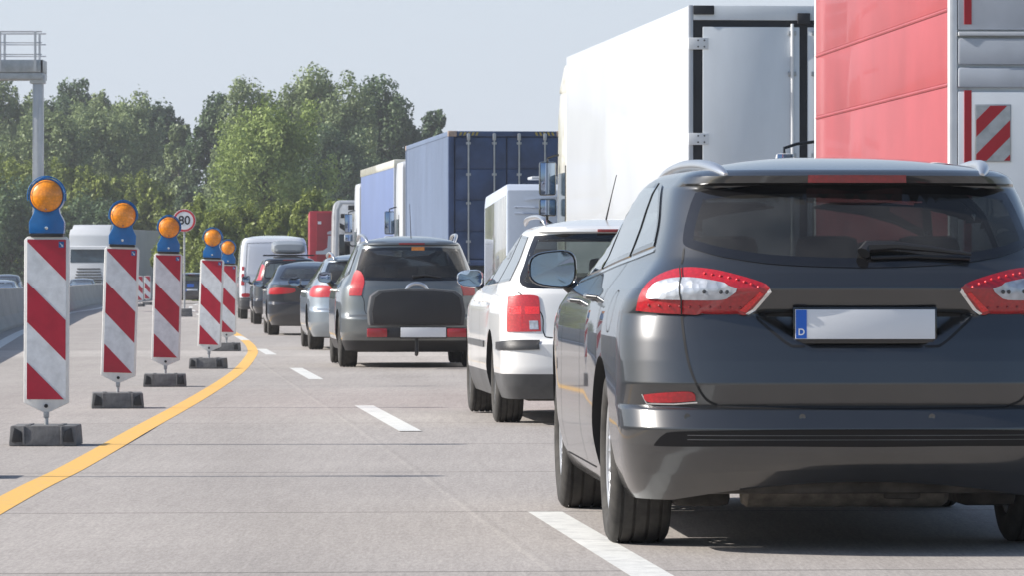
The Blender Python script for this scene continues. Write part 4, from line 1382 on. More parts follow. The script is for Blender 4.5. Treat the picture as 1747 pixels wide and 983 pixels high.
C2 = small_car(S2, (.968, 1.372), [[(.50, 1.03), (1.30, 1.01), (1.30, 1.36), (.72, 1.345)], [(1.36, 1.01), (2.12, .995), (2.12, 1.375), (1.36, 1.365)], [(2.18, .995), (3.05, .985), (2.50, 1.26), (2.18, 1.375)]],
               [('taillight', [(868, 507), (868, 507), (890, 504), (914, 505), (920, 512), (922, 540), (923, 566), (923, 566), (895, 567), (866, 567), (866, 567)], 'lens_soft')],
               top_half=.585, bot_half=.70, mirrors=(.885, 3.0, 1.045, .19, .125, 'chrome'), rails=[(.50, .66, 1.43), (.51, .76, 1.475), (.52, 1.2, 1.495), (.53, 1.9, 1.485), (.53, 2.1, 1.44)], rail_m='alu', platez=.72, extra=passat_extra, style='disc', handles=True, rimr=.19)
for o in [x for x in C2.root.children if x.name.startswith('taillight')]:
    fl = o.name != [x for x in C2.root.children if x.name.startswith('taillight')][0].name
    a3 = C2.px([(903, 548), (903, 548), (918, 548), (918, 548), (919, 563), (919, 563), (904, 563), (904, 563)])
    link('reversing_lens', patch(C2.bvh, smooth_loop(a3, 3), D_CORN, .010, .03, ['lens_clear'], 0, fl, .002), o)
    a3 = C2.px([(869, 524), (869, 524), (920, 524), (920, 524), (921, 537), (921, 537), (868, 537), (868, 537)])
    link('brake_lens', patch(C2.bvh, smooth_loop(a3, 3), D_CORN, .010, .03, ['lens_bright'], 0, fl, .002), o)

MB().tube([(-.03, 1.0, 1.47), (-.01, .80, 1.64), (.01, .62, 1.79)], [.007, .004, .003], 'trim', 6).build('aerial', C2.root)

# grey-green compact estate with the black box on its tow bar (third car)
p3 = at(704.8, 56.85, zg(57.6))
S3 = spec('station_wagon', 'grey compact estate car with roof rails, carrying a black cargo box behind its tailgate', 'car', p3, 0.075, 1.54, .865, 4.15, 'paint_grey', R=.315, axles=(.78, 3.32),
          belt=.98, cowl=3.0, ftop=1.9, raky=.30, nr=3.0, dr=.34, und=.2, wd=.215, tr=.08, clad=low(.33), cladding='trim')
def peu_extra(c):
    c.put('yellow_sticker', c.px([(702, 421), (702, 421), (724, 421), (724, 421), (724, 427), (724, 427), (702, 427), (702, 427)]), D_REAR, ['lens_amber'], off=.006, step=.05, skirt=.001)
C3 = small_car(S3, (1.02, 1.415), [[(.55, 1.10), (.95, 1.06), (.95, 1.42), (.66, 1.38)], [(1.0, 1.06), (1.72, 1.03), (1.72, 1.45), (1.0, 1.43)], [(1.78, 1.03), (2.75, 1.0), (2.3, 1.3), (1.78, 1.45)]],
               [('taillight', [(609, 461), (609, 461), (616, 464), (621, 474), (621, 486), (617, 505), (617, 505), (596, 505), (596, 505), (599, 484), (604, 468)], 'lens_soft')],
               top_half=.57, bot_half=.64, rear_glass='glass_dark', mirrors=(.93, 2.65, 1.06, .16, .13), rails=[(.50, .42, 1.45), (.53, .55, 1.525), (.56, 1.0, 1.565), (.56, 1.7, 1.555), (.56, 2.0, 1.49)], platez=None, extra=peu_extra)
MB().tube([(0, .45, 1.52), (-.01, .40, 1.72), (-.02, .36, 1.92)], [.006, .004, .003], 'trim', 6).build('aerial', C3.root)
wp = MB(); q = [cast(C3.bvh, Vector((x, 0, z)), D_REAR)[0] + Vector((0, -.02, 0)) for x, z in ((0, 1.07), (.15, 1.085), (.34, 1.06))]
wp.tube(q, [.02, .012, .006], 'trim', 6); wp.build('wiper', C3.root)

# cargo box on the tow bar
cb = thing('cargo_box', 'black cargo box with lights and plate on the tow bar of the grey compact estate', 'cargo box', at(711.5, 56.0, zg(57)), 0.075)
b = MB()
out = [(-.545, .50), (.545, .50), (.56, .66), (.53, .84), (.44, .905), (.2, .925), (-.2, .925), (-.44, .905), (-.53, .84), (-.56, .66)]
b.prism(out, .0, .42, 'Y', 'greytrim', bev=.03); b.build('box_shell', cb)
b = MB(); b.prism([(x * .92, .70 + (z - .70) * .90) for x, z in out], -.018, .02, 'Y', 'trim', bev=.012); b.build('box_lid', cb)
b = MB(); pts = [(math.cos(t) * .12 , .05, .905 + math.sin(t) * .085) for t in np.linspace(PI, 0, 12)]; b.tube(pts, .02, 'alu', 8); b.build('handle', cb)
b = MB(); b.box((0, .0, .42), (1.16, .06, .12), 'trim', bev=.02); b.box((0, .0, .55), (.9, .012, .02), 'greytrim'); b.build('light_board', cb)
for sx in (-1, 1):
    MB().box((sx * .46, -.045, .42), (.23, .04, .10), 'lens_red', bev=.012).build('taillight', cb)
plate(cb, (0.07, -.045, .425), band=False)
b = MB(); b.tube([(.0, .05, .36), (0, .05, .2), (0, .12, .17)], .022, 'trim', 8); b.build('tow_bar', cb)

# silver estate (fourth)
p = gpt(526.5, 597); D4 = p.y
S4 = spec('station_wagon', 'silver-blue estate car half hidden behind the grey compact estate', 'car', at(631, D4 - 1.0, zg(D4)), 0.08, 1.43, .90, 4.7, 'paint_silver', R=.32, axles=(1.0, 3.8), belt=.94, cowl=3.2, nr=2.8, dr=.45, raky=.5, wd=.23)
small_car(S4, (1.0, 1.33), [[(.62, 1.08), (1.15, 1.04), (1.15, 1.34), (.85, 1.30)], [(1.2, 1.04), (2.0, 1.01), (2.0, 1.37), (1.2, 1.35)], [(2.06, 1.01), (3.0, .98), (2.5, 1.24), (2.06, 1.37)]],
          [('taillight', [(-.86, .80), (-.55, .79), (-.40, .82), (-.42, .90), (-.60, .96), (-.82, .95)], 'lens_soft')], mirrors=(1.0, 3.05, 1.02, .19, .13), rails=[(.50, .55, 1.36), (.52, .7, 1.42), (.54, 1.2, 1.455), (.54, 2.1, 1.43), (.53, 2.3, 1.38)], platez=.72)
# black saloon
p = gpt(457.6, 572.4)
S5 = spec('saloon_car', 'black saloon car with red tail lights behind the black off-roader', 'car', at(535.5, p.y - 1.0, zg(p.y)), 0.076, 1.42, .885, 4.7, 'paint_black', R=.32, axles=(1.0, 3.8), belt=.94, nr=2.8, dr=.42, wd=.225, tr=.07, ftop=2.3,
          prof=[(.2, .14, 4.62, .82), (.3, .06, 4.67, .86), (.42, .005, 4.69, .885), (.60, .0, 4.7, .885), (.64, .05, 4.69, .885), (.85, .04, 4.35, .88), (.98, .03, 3.7, .85), (1.0, .10, 3.5, .835), (1.04, .42, 3.25, .79), (1.14, .66, 2.95, .73), (1.30, 1.05, 2.5, .65), (1.36, 1.25, 2.3, .60), (1.375, 1.35, 2.2, .57)],
          roofc=1.9)
small_car(S5, (1.06, 1.33), [[(1.30, 1.10), (1.95, 1.05), (1.95, 1.32), (1.55, 1.29)], [(2.0, 1.05), (3.0, 1.0), (2.6, 1.22), (2.0, 1.33)]],
          [('taillight', [(-.84, .80), (-.55, .80), (-.36, .84), (-.38, .91), (-.60, .935), (-.80, .92)], 'lens_red')], top_half=.50, bot_half=.62, mirrors=(.98, 3.0, 1.0, .18, .12), platez=.72, brake=False)
# black off-roader with roof box
p = gpt(430, 553.8); D6 = p.y
S6 = spec('off_roader', 'tall black car with a grey roof box and high tail lights behind the white van', 'car', at(494, D6 - .95, zg(D6)), 0.075, 1.68, .90, 4.55, 'paint_black', R=.35, axles=(.95, 3.6), belt=1.05, cowl=3.1, ftop=2.0, raky=.32, und=.27, nr=3.0, dr=.36)
small_car(S6, (1.12, 1.54), [[(.62, 1.2), (1.0, 1.15), (1.0, 1.55), (.72, 1.5)], [(1.06, 1.14), (1.8, 1.11), (1.8, 1.58), (1.06, 1.56)], [(1.86, 1.11), (2.8, 1.09), (2.35, 1.38), (1.86, 1.58)]],
          [('taillight', [(-.84, 1.0), (-.72, .98), (-.64, 1.25), (-.60, 1.45), (-.66, 1.48), (-.74, 1.30)], 'lens_soft')], top_half=.56, bot_half=.60, mirrors=(1.0, 2.85, 1.12, .2, .16), platez=.78, seats=False)
rb = thing('roof_box', 'grey streamlined roof box on the tall black car behind the white van', 'roof box', at(494, D6 + .1, zg(D6) + 1.68), 0.075)
b = MB(); hw = .42
secs = [(0, .30, .16, .12), (.04, .38, .30, .08), (.25, .42, .38, .06), (1.3, .42, .40, .06), (1.75, .34, .33, .07), (2.0, .15, .20, .1)]
vs = []; n = 20
for y, w_, h_, zb in secs:
    for k in range(n):
        t = 2 * PI * k / n; ex = 2 / 4.0
        vs.append((math.copysign(abs(math.cos(t)) ** ex, math.cos(t)) * w_, y, zb + (h_ - zb) * (.5 + .5 * math.copysign(abs(math.sin(t)) ** ex, math.sin(t)))))
b.add(vs, [[i * n + k, i * n + (k + 1) % n, (i + 1) * n + (k + 1) % n, (i + 1) * n + k] for i in range(len(secs) - 1) for k in range(n)] + [list(range(n)), [(len(secs) - 1) * n + k for k in range(n)]], 'greybox')
b.build('box_shell', rb)
b = MB()
for y in (.35, 1.35): b.box((0, y, .03), (1.25, .05, .035), 'trim', bev=.01)
b.build('roof_bars', rb)

# white van
p = gpt(404, 544.8); D7 = p.y
Wv = .98
S7 = spec('panel_van', 'white panel van at the head of the queue in front of the black cars', 'van', at(468, D7 - 1.0, zg(D7)), 0.075, 2.38, Wv, 5.3, 'paint_van', R=.34, axles=(1.0, 4.2), belt=1.2, nr=4.5, dr=.16, und=.28, roofc=2.2, tr=.01,
          prof=[(.28, .10, 5.2, .93), (.38, .02, 5.28, .97), (.55, .0, 5.3, .98), (.58, .06, 5.3, .98), (1.1, .06, 5.1, .98), (1.25, .07, 4.7, .975), (1.45, .08, 4.45, .965), (2.0, .10, 3.75, .93), (2.2, .12, 3.45, .90), (2.30, .16, 3.3, .84)],
          clad=low(.62), cladding='greytrim')
c7 = Car(S7)
c7.put('door_panel', c7.rear([(-.76, 1.28), (-.76, 1.28), (-.06, 1.28), (-.06, 1.28), (-.06, 2.08), (-.06, 2.08), (-.70, 2.08), (-.70, 2.08)]), D_REAR, ['paint_van'], both=True, off=.012, skirt=.014, step=.1, sub=3)
c7.put('taillight', c7.rear([(-.93, .98), (-.93, .98), (-.84, .98), (-.84, .98), (-.84, 1.5), (-.84, 1.5), (-.91, 1.5), (-.91, 1.5)]), D_CORN, ['lens_red'], both=True, off=.01, sub=3)
for o in [x for x in c7.root.children if x.name.startswith('taillight')]:
    fl = o.name.endswith('.001') and False
for i_, o in enumerate([x for x in c7.root.children if x.name.startswith('taillight')]):
    for z0 in (1.10, 1.30):
        link('clear_lens', patch(c7.bvh, c7.rear([(-.925, z0), (-.845, z0), (-.845, z0 + .09), (-.92, z0 + .09)]), D_CORN, .014, .05, ['white_flat'], 0, i_ == 1, .003), o)
c7.put('reflector', c7.rear([(-.9, .63), (-.70, .63), (-.70, .72), (-.9, .72)]), D_CORN, ['lens_red'], both=True, off=.01)
c7.gap([q for q in c7.rear([(0, .6), (0, 2.2)])], D_REAR, .012, both=False)
c7.gap(c7.rear([(-.82, .62), (-.80, 1.4), (-.76, 2.16), (0, 2.18)]), D_REAR, .010)
c7.put('windscreen', c7.front([(-.8, 1.3), (-.8, 1.3), (.8, 1.3), (.8, 1.3), (.7, 2.05), (.7, 2.05), (-.7, 2.05), (-.7, 2.05)]), (0, -1, 0), ['frit'], step=.1)
c7.finish(); c7.wheels(style='disc', rimr=.2, wd=.22)
plate(c7.root, (-.35, .03, .78))
for sd_ in (-1, 1): mirror(c7.root, sd_, (sd_ * 1.12, 3.95, 1.35), .2, .3)
# ------------------------------------------------------------------ lorries
M['tarp_white'] = mat('white_panel', (0.48, 0.50, 0.53), 0.35, var=0.04, scale=.8, coat=0.2)
M['door_white'] = mat('white_door', (0.64, 0.68, 0.72), 0.4, var=0.07, scale=1.2, detail=8, stretch=(1, 1, .25))
M['tarp_red'] = mat('red_tarpaulin', (0.34, 0.058, 0.066), 0.5, var=0.10, scale=.7, coat=0.12, bump=.1, bscale=3)
M['retro_red'] = mat('retro_red', (0.42, 0.01, 0.02), 0.45, var=.08)
M['tarp_lilac'] = mat('lilac_tarpaulin', (0.12, 0.165, 0.32), 0.4, var=0.06, scale=.5)
M['cont_blue'] = mat('container_blue', (0.035, 0.062, 0.14), 0.5, var=0.3, scale=1.5, detail=8)
M['cont_side'] = mat('container_side_blue', (0.12, 0.16, 0.245), 0.55, var=0.12, scale=1.2, detail=8, stretch=(1, 1, .3))  # side walls and rails a paler blue than the doors
M['steel'] = mat('galvanised_steel', (0.42, 0.43, 0.44), 0.45, metal=.6, var=.15, scale=4)
M['rubber_dark'] = mat('dark_seal', (0.018, 0.02, 0.025), 0.7)
M['cream'] = mat('cream_cab', (0.62, 0.60, 0.52), 0.35, coat=.6)
M['yellow_dull'] = mat('dull_yellow', (0.35, 0.27, 0.06), 0.6)
M['silver_rear'] = mat('silver_rear', (0.55, 0.55, 0.56), 0.4, metal=.4, var=.25, scale=3, detail=8, coat=.5)
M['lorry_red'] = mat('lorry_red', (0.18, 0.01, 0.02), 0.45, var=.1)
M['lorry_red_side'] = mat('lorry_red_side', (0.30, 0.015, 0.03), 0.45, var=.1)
M['caravan_white'] = mat('caravan_white', (0.40, 0.45, 0.54), 0.45, var=.04, coat=.1)
M['caravan_side'] = mat('caravan_side_glossy', (0.30, 0.30, 0.29), 0.2, var=.45, scale=3.0, coat=.8, stretch=(1, 3, .35), detail=6)  # streaks put the reflections on the glossy side into its colour
M['greybox'] = mat('grey_roof_box', (0.25, 0.27, 0.29), 0.3, var=.06, coat=.5)
M['orange_flat'] = mat('orange_flat', (0.8, 0.18, 0.08), 0.5)
M['grey_tarp'] = mat('grey_tarp', (0.34, 0.35, 0.36), 0.6, var=.1, scale=.4)
M['cab_glass'] = mat('cab_glass', (0.03, 0.05, 0.07), 0.12, spec=.35, var=.3)

def lorry_wheels(root, ys, W, R=.5, z=0):
    base = None
    P = dict(track=W, rimm='steel')
    for side in (-1, 1):
        first = None
        for y in ys:
            if first is None:
                h = MB().lathe([(-.02, .001), (-.02, .2), (.02, .2), (.02, .001)], n=24, m='under').build('wheel', root, (side * (W - .17), y, R))
                t = .16
                MB().lathe([(-t, .29), (-t * 1.02, .38), (-t, R - .03), (-t * .8, R), (-.02, R), (-.015, R - .012), (.015, R - .012), (.02, R), (t * .8, R), (t, R - .03), (t * 1.02, .38), (t, .29)], n=48, m='tyre', closed=True).build('tyre', h)
                o_ = side
                MB().lathe([(o_ * .15, .29), (o_ * .13, .27), (-o_ * .02, .2), (o_ * .02, .13), (o_ * .08, .11), (o_ * .08, .001)], n=32, m='steel').build('rim', h)
                first = h
            else:
                c = copy_tree(first, root); c.location.y = y

def truck_mirror(root, c, side=-1, w=.22, h=.44, h2=.22, m2='gloss_black', arm_y=.0):
    o = MB().box((0, .05, 0), (w, .1, h), 'gloss_black', bev=.04).build('wing_mirror', root, c)
    MB().box((0, -.004, 0), (w * .86, .006, h * .92), 'mirror', bev=.002).build('mirror_glass', o)
    MB().box((0, .045, -h / 2 - .04 - h2 / 2), (w * 1.02, .1, h2), m2, bev=.035).build('lower_mirror', o)
    MB().box((0, -.009, -h / 2 - .04 - h2 / 2), (w * .86, .006, h2 * .84), 'mirror', bev=.002).build('lower_mirror_glass', o)
    a = MB(); a.tube([(0, .06, h / 2), (0, .08, h / 2 + .05), (-side * .12, .1, h / 2 + .09), (-side * .36, .12, h / 2 + .12)], .016, 'gloss_black', 8)
    a.tube([(0, .06, -h / 2 - h2), (0, .08, -h / 2 - h2 - .10), (-side * .1, .1, -h / 2 - h2 - .17), (-side * .34, .12, -h / 2 - h2 - .15)], .022, 'gloss_black', 8)
    a.build('mirror_arm', o)
    return o

def cab(root, y0, W, H, m, L=2.2, deflector=True, detail=False, zb=.45, ws=None):
    """tractor cab in front of the body; y0 = its back wall, facing +y"""
    z2 = H
    pf = [(y0, zb + .45), (y0 + L - .05, zb), (y0 + L + .02, zb + .1), (y0 + L, 1.5), (y0 + L - .18, z2 - .35), (y0 + L - .45, z2), (y0 + .1, z2), (y0, z2 - .1)]
    MB().prism(pf, -W / 2, W / 2, 'X', m, bev=.07).build('cab', root)
    c = [o for o in root.children if o.name.startswith('cab')][-1]
    for s in (-1, 1):
        MB().prism([(y0 + L - 1.25, 1.75), (y0 + L - .16, 1.70), (y0 + L - .30, 2.5), (y0 + L - 1.2, 2.5)], s * (W / 2 - .01), s * (W / 2 + .008), 'X', 'cab_glass').build('side_window', c)
        MB().tube([(s * (W / 2 + .012), y0 + L - 1.3, .9), (s * (W / 2 + .012), y0 + L - 1.3, 2.6)], .008, 'gap', 6).build('door_seam', c)
        MB().box((s * (W / 2 - .2), y0 + L + .0, .75), (.35, .12, .2), 'lens_clear', bev=.03).build('headlight', c)
    T = MB(); sl = (-.18) / (z2 - .35 - 1.5)
    za, zb_ = ws or (1.62, z2 - .75)
    fy = lambda z: y0 + L + sl * (z - 1.5)
    T.prism([(fy(za) + .004, za), (fy(za) + .02, za), (fy(zb_) + .02, zb_), (fy(zb_) + .004, zb_)], -W / 2 + .12, W / 2 - .12, 'X', 'cab_glass')
    MB().prism([(fy(zb_) + .01, zb_ + .02), (fy(zb_) + .22, zb_ - .05), (fy(zb_) + .20, zb_ + .10), (fy(zb_) + .01, zb_ + .16)], -W / 2 + .1, W / 2 - .1, 'X', m).build('sun_visor', c)
    T.build('windscreen', c)
    g = MB()
    for k in range(5): g.box((0, y0 + L + .012, .72 + .14 * k), (W * .62, .03, .06), 'trim', bev=.01)
    g.build('grille', c)
    MB().box((0, y0 + L + .02, .5), (W * .96, .25, .3), 'greytrim', bev=.05).build('bumper', c)
    return c

# --- red box lorry beside the grey estate -------------------------------------------------
XR, DR_ = (1620 - 873.5) / F * 36.4, 36.4
rz_r = .063
W2 = 2.52
def local_root(name, label, cat, px, D, rz, W, group=None):
    """root in the middle of the rear, given where its rear left edge stands"""
    L_ = Vector(((px - 873.5) / F * D, D, zg(D)))
    off = Vector((math.cos(rz) * W / 2, math.sin(rz) * W / 2, 0))
    return thing(name, label, cat, L_ + off, rz, group)
R = local_root('box_lorry', 'red-sided box lorry with white rear and striped warning board, beside the dark grey estate', 'lorry', 1622, 36.4, rz_r, W2)
LB = 8.05; HB = 3.95
g0 = -zg(36.4)
b = MB(); b.box2((-W2 / 2 + .02, .03, .95), (W2 / 2 - .02, LB, HB - .03), 'door_white'); b.build('cargo_body', R)
for s in (-1, 1):
    p_ = MB()
    for (z0, z1) in ((1.0, 2.44), (2.47, 3.0), (3.03, HB - .02)): p_.box2((s * (W2 / 2 - .03), .09, z0 + g0), (s * (W2 / 2 + .004), LB - .06, z1 + g0), 'tarp_red', bev=.008)
    p_.box2((s * (W2 / 2 - .03), .09, 1.0 + g0), (s * (W2 / 2 - .002), LB - .06, HB), 'tarp_red')
    for z in (2.455, 3.015): p_.tube([(s * (W2 / 2 - .002), .1, z + g0), (s * (W2 / 2 - .002), LB - .08, z + g0)], .016, 'tarp_red', 8)
    p_.build('side_panel', R)
    MB().box2((s * (W2 / 2 - .05), 0, .95), (s * (W2 / 2 + .012), .085, HB), 'steel_white', bev=.012).build('corner_post', R)
    MB().box2((s * (W2 / 2 - .05), LB - .05, .95), (s * (W2 / 2 + .010), LB + .02, HB), 'steel_white', bev=.012).build('front_post', R)
# rear wall with horizontal profiles
rw = MB()
xl = -W2 / 2 + .055; xr = W2 / 2 - .055
rw.box2((xl, -.004, 1.0), (xr, .03, 2.40 + g0), 'door_white', bev=.005)
rw.box2((xl, -.016, 2.43 + g0), (xr, .03, 2.58 + g0), 'door_grey', bev=.02)
rw.box2((xl, -.012, 2.60 + g0), (xr, .03, 2.80 + g0), 'door_grey', bev=.02)
rw.box2((xl, -.004, 2.86 + g0), (xr, .03, HB - .12), 'door_grey', bev=.008)
rw.build('rear_door', R)
MB().box2((xl, -.035, 2.815 + g0), (xr, .03, 2.845 + g0), 'tarp_white', bev=.006).build('door_ledge', R)
MB().box2((xl - .01, -.02, HB - .11), (xr + .01, .03, HB), 'tarp_white', bev=.01).build('roof_rail', R)
for (z0, z1) in ((1.2, 2.41), (2.90, 3.85)):
    MB().box2((-W2 / 2 + .10, -.012, z0 + g0), (-W2 / 2 + .155, -.004 + .001, z1 + g0), 'retro_red').build('red_marking', R)
for s in (-1, 1):
    # striped warning board
    wx = s * (W2 / 2 - .315)
    sb = MB().box((wx, -.012, 2.09 + g0), (.275, .012, .43), 'steel', bev=.004).build('warning_board', R)
    def clip(poly, a_, b_, c_):
        out = []
        for i in range(len(poly)):
            p, q = poly[i], poly[(i + 1) % len(poly)]
            dp, dq = a_ * p[0] + b_ * p[1] + c_, a_ * q[0] + b_ * q[1] + c_
            if dp >= 0: out.append(p)
            if dp * dq < 0:
                t = dp / (dp - dq); out.append((p[0] + (q[0] - p[0]) * t, p[1] + (q[1] - p[1]) * t))
        return out
    w_, h_ = .255, .41
    st = MB(); wt = MB()
    wt.box((wx, -.0195, 2.09 + g0), (w_, .002, h_), 'board_white')
    wt.build('white_field', sb)
    for k in range(-3, 5):
        a0 = .10 + k * .255
        poly = [(-w_ / 2, -h_ / 2), (w_ / 2, -h_ / 2), (w_ / 2, h_ / 2), (-w_ / 2, h_ / 2)]
        # red where a0 <= z - s*x < a0+.125
        poly = clip(poly, s * 1.0, 1, -a0) if s > 0 else clip(poly, -1.0, 1, -a0)
        if len(poly) > 2: poly = clip(poly, -1.0 if s > 0 else 1.0, -1, a0 + .125)
        if len(poly) > 2: st.prism([(wx + p[0], 2.09 + g0 + p[1]) for p in poly], -.0225, -.0208, 'Y', 'retro_red')
    st.build('red_stripes', sb)['kind'] = 'stuff'
MB().box2((-1.1, -.1, .55), (1.1, .05, .75), 'steel', bev=.02).build('underrun_bar', R)
ch = MB(); ch.box2((-.45, .2, .7), (.45, LB + 1.8, .98), 'trim'); ch.box2((-1.0, LB - 2.6, .5), (-.5, LB - 1.4, .95), 'trim', bev=.04); ch.build('chassis', R)
lorry_wheels(R, (1.9, 6.4 + 2.9), 1.22)
cab(R, LB + .12, 2.02, 3.2, 'greytrim')
truck_mirror(R, (-1.33, LB + 1.75, 2.08 + g0), w=.17, h=.20, h2=.02, m2='tarp_white')
[o for o in R.children if o.name.startswith('wing_mirror')][0].data.materials[0] = M['tarp_white']

# --- white refrigerated semi-trailer ------------------------------------------------------
Wt = 2.55
T = local_root('articulated_lorry', 'white articulated lorry with plain box trailer and hinged rear doors, right of the blue container', 'lorry', 1175, 53.8, .0935, Wt)
LT = 12.9; HT = 3.99 + .06
b = MB(); b.box2((-Wt / 2, .06, 1.1), (Wt / 2, LT, HT), 'tarp_white', bev=.02); b.build('trailer_box', T)
b = MB()
for s in (-1, 1):
    b.box2((s * (Wt / 2 - .05), 0.0, 1.0), (s * (Wt / 2 + .004), .058, HT + .005), 'tarp_white', bev=.008)
b.box2((-Wt / 2 + .05, 0, HT - .16), (Wt / 2 - .05, .058, HT + .004), 'door_white', bev=.01)
b.box2((-Wt / 2, 0, 1.0), (Wt / 2, .058, 1.12), 'steel', bev=.01); b.build('rear_frame', T)
MB().box2((-Wt / 2 + .05, .02, 1.12), (Wt / 2 - .05, .06, HT - .16), 'rubber_dark').build('door_seal', T)
for s in (-1, 1):
    x0, x1 = (s * (Wt / 2 - .155), s * .045)
    d_ = MB().box2((min(x0, x1), -.012, 1.17), (max(x0, x1), .03, HT - .235), 'door_white', bev=.008).build('trailer_door', T)
    for k, z in enumerate((1.5, 2.58, 3.63)):
        h = MB(); h.box2((s * (Wt / 2 + .006), -.03, z - .065), (s * (Wt / 2 - .215), -.0125, z + .065), 'steel_white', bev=.006)
        for bx in (.10, .17):
            for bz in (-.035, .035): h.lathe([(-.037, .001), (-.037, .009), (-.029, .009)], 'Y', 10, 'trim', Matrix.Translation((s * (Wt / 2 - bx), 0, z + bz)))
        h.build('door_hinge', d_)
    lb = MB(); lb.tube([(s * .13, -.035, 1.15), (s * .13, -.035, HT - .2)], .018, 'steel_white', 10)
    for z in (1.5, 2.4, 3.3, HT - .3): lb.box((s * .13, -.025, z), (.09, .03, .05), 'steel', bev=.006)
    lb.build('locking_bar', d_)
MB().box2((-Wt / 2 + .05, -.03, HT - .10), (-Wt / 2 + .28, 0.0, HT + .0), 'rubber_dark', bev=.01).build('roof_buffer', T)
MB().box2((-.07, -.04, HT - .20), (.07, 0.0, HT - .08), 'rubber_dark', bev=.01).build('latch_keeper', T)
b = MB(); b.box2((-1.15, -.02, .5), (1.15, .1, .68), 'steel', bev=.02); b.build('underrun_bar', T)
b = MB(); b.box2((-.45, .3, .8), (.45, LT + 3.5, 1.08), 'trim')
for s in (-1, 1): b.box2((s * 1.2, 4.5, .55), (s * 1.24, 9.5, .95), 'tarp_white')
b.build('chassis', T)
lorry_wheels(T, (2.2, 3.5, 4.8, 12.0, 15.6), 1.24)
cab(T, LT + .5, 2.30, 3.65, 'cream', L=2.0)
MB().prism([(LT + .75, 3.6), (LT + 2.3, 3.62), (LT + 1.5, 4.0), (LT + .75, 4.02)], -1.15, 1.15, 'X', 'cream', bev=.05).build('roof_deflector', T)
truck_mirror(T, (-1.315, LT + 2.1, 2.43), w=.24, h=.48, h2=.25, m2='gloss_black')

# --- blue container and the lorry that carries it ----------------------------------------
Wc = 2.44; Dc = 101.7
Cn = local_root('shipping_container', 'dark blue shipping container with four locking bars on its rear doors', 'container', 765, Dc, .095, Wc)
Cn.location.z = 0
zt = 4.0; zbt = 1.2; LC = 12.19
ribs = MB()
nr_ = 40
for s in (-1, 1):
    vs = []; fs = []
    y = .2; k = 0; pts = []
    while y < LC - .2:
        for dy, dx in ((0, 0), (.07, 0), (.105, -.036), (.175, -.036), (.21, 0)):
            pts.append((y + dy, dx))
        y += .27
    for (yy, dx) in pts: vs += [(s * (Wc / 2 - .01 + dx), yy, zbt + .1), (s * (Wc / 2 - .01 + dx), yy, zt - .08)]
    for i in range(len(pts) - 1): fs.append([2 * i, 2 * i + 1, 2 * i + 3, 2 * i + 2])
    ribs.add(vs, fs, 'cont_side')
ribs.box2((-Wc / 2 + .05, .1, zbt), (Wc / 2 - .05, LC - .02, zt - .02), 'cont_blue')
ribs.build('corrugated_wall', Cn, smooth=False)
fr = MB()
for s in (-1, 1):
    for y in (0, LC): fr.box2((s * (Wc / 2 - .12), y - (.0 if y == 0 else .12), zbt), (s * (Wc / 2), y + (.14 if y == 0 else 0), zt), 'cont_blue' if y == 0 else 'cont_side', bev=.01)
    fr.box2((s * (Wc / 2 - .06), .14, zt - .10), (s * (Wc / 2), LC - .12, zt), 'cont_side', bev=.01)
    fr.box2((s * (Wc / 2 - .06), .14, zbt), (s * (Wc / 2), LC - .12, zbt + .15), 'cont_side', bev=.01)
fr.box2((-Wc / 2 + .12, 0, zt - .11), (Wc / 2 - .12, .12, zt), 'cont_blue', bev=.01)
fr.box2((-Wc / 2 + .12, 0, zbt), (Wc / 2 - .12, .12, zbt + .12), 'cont_blue', bev=.01)
fr.build('frame', Cn)
for s in (-1, 1):
    for y in (-.004, LC + .004):
        MB().box((s * (Wc / 2 - .085), y + (.08 if y < 1 else -.08), zt + .002 - .055), (.178, .178, .118), 'rust_corner', bev=.012).build('corner_casting', Cn)
hz = MB()
for s in (-1, 1):
    for k in range(5):
        x0 = s * (Wc / 2 - .22 - k * .085); hz.prism([(x0, zt - .09), (x0 - s * .045, zt - .09), (x0 - s * .075, zt - .02), (x0 - s * .03, zt - .02)], -.006, -.0015, 'Y', 'yellow_dull')
hz.build('hazard_stripes', Cn)['kind'] = 'stuff'
for s in (-1, 1):
    d_ = MB()
    x0, x1 = s * (Wc / 2 - .14), s * .012
    for z0, z1 in ((zbt + .14, 1.9), (1.93, 2.55), (2.58, 3.2), (3.23, zt - .13)):
        d_.box2((min(x0, x1), .03, z0), (max(x0, x1), .06, z1), 'cont_blue', bev=.012)
    d_.box2((min(x0, x1), .05, zbt + .13), (max(x0, x1), .10, zt - .12), 'cont_blue')
    dd = d_.build('container_door', Cn)
    for bx in (.26, .80):
        lb = MB(); lb.tube([(s * bx, .005, zbt + .05), (s * bx, .005, zt - .04)], .019, 'steel', 8)
        for z in (zbt + .06, 1.7, 2.5, 3.1, 3.75): lb.box((s * bx, .015, z), (.10, .03, .05), 'steel', bev=.006)
        lb.box((s * bx, 0.0, zt - .12), (.07, .05, .14), 'steel', bev=.01)
        lb.build('locking_bar', dd)
TC = local_root('container_lorry', 'lorry carrying the dark blue container, white cab in front', 'lorry', 765, Dc, .095, Wc)
b = MB(); b.box2((-1.2, .1, .95 + .19), (1.2, LC + .2, 1.17 + .19), 'trim', bev=.02); b.box2((-.4, .3, .8), (.4, LC + 3, 1.1), 'trim'); b.build('chassis', TC)
lorry_wheels(TC, (2.0, 3.3, 4.6, 11.6, 15.0), 1.2)
cab(TC, LC + .7, 2.5, 3.85, 'tarp_white')
truck_mirror(TC, (-1.42, LC + 2.4, 2.42), w=.24, h=.55, h2=.25, m2='tarp_white')

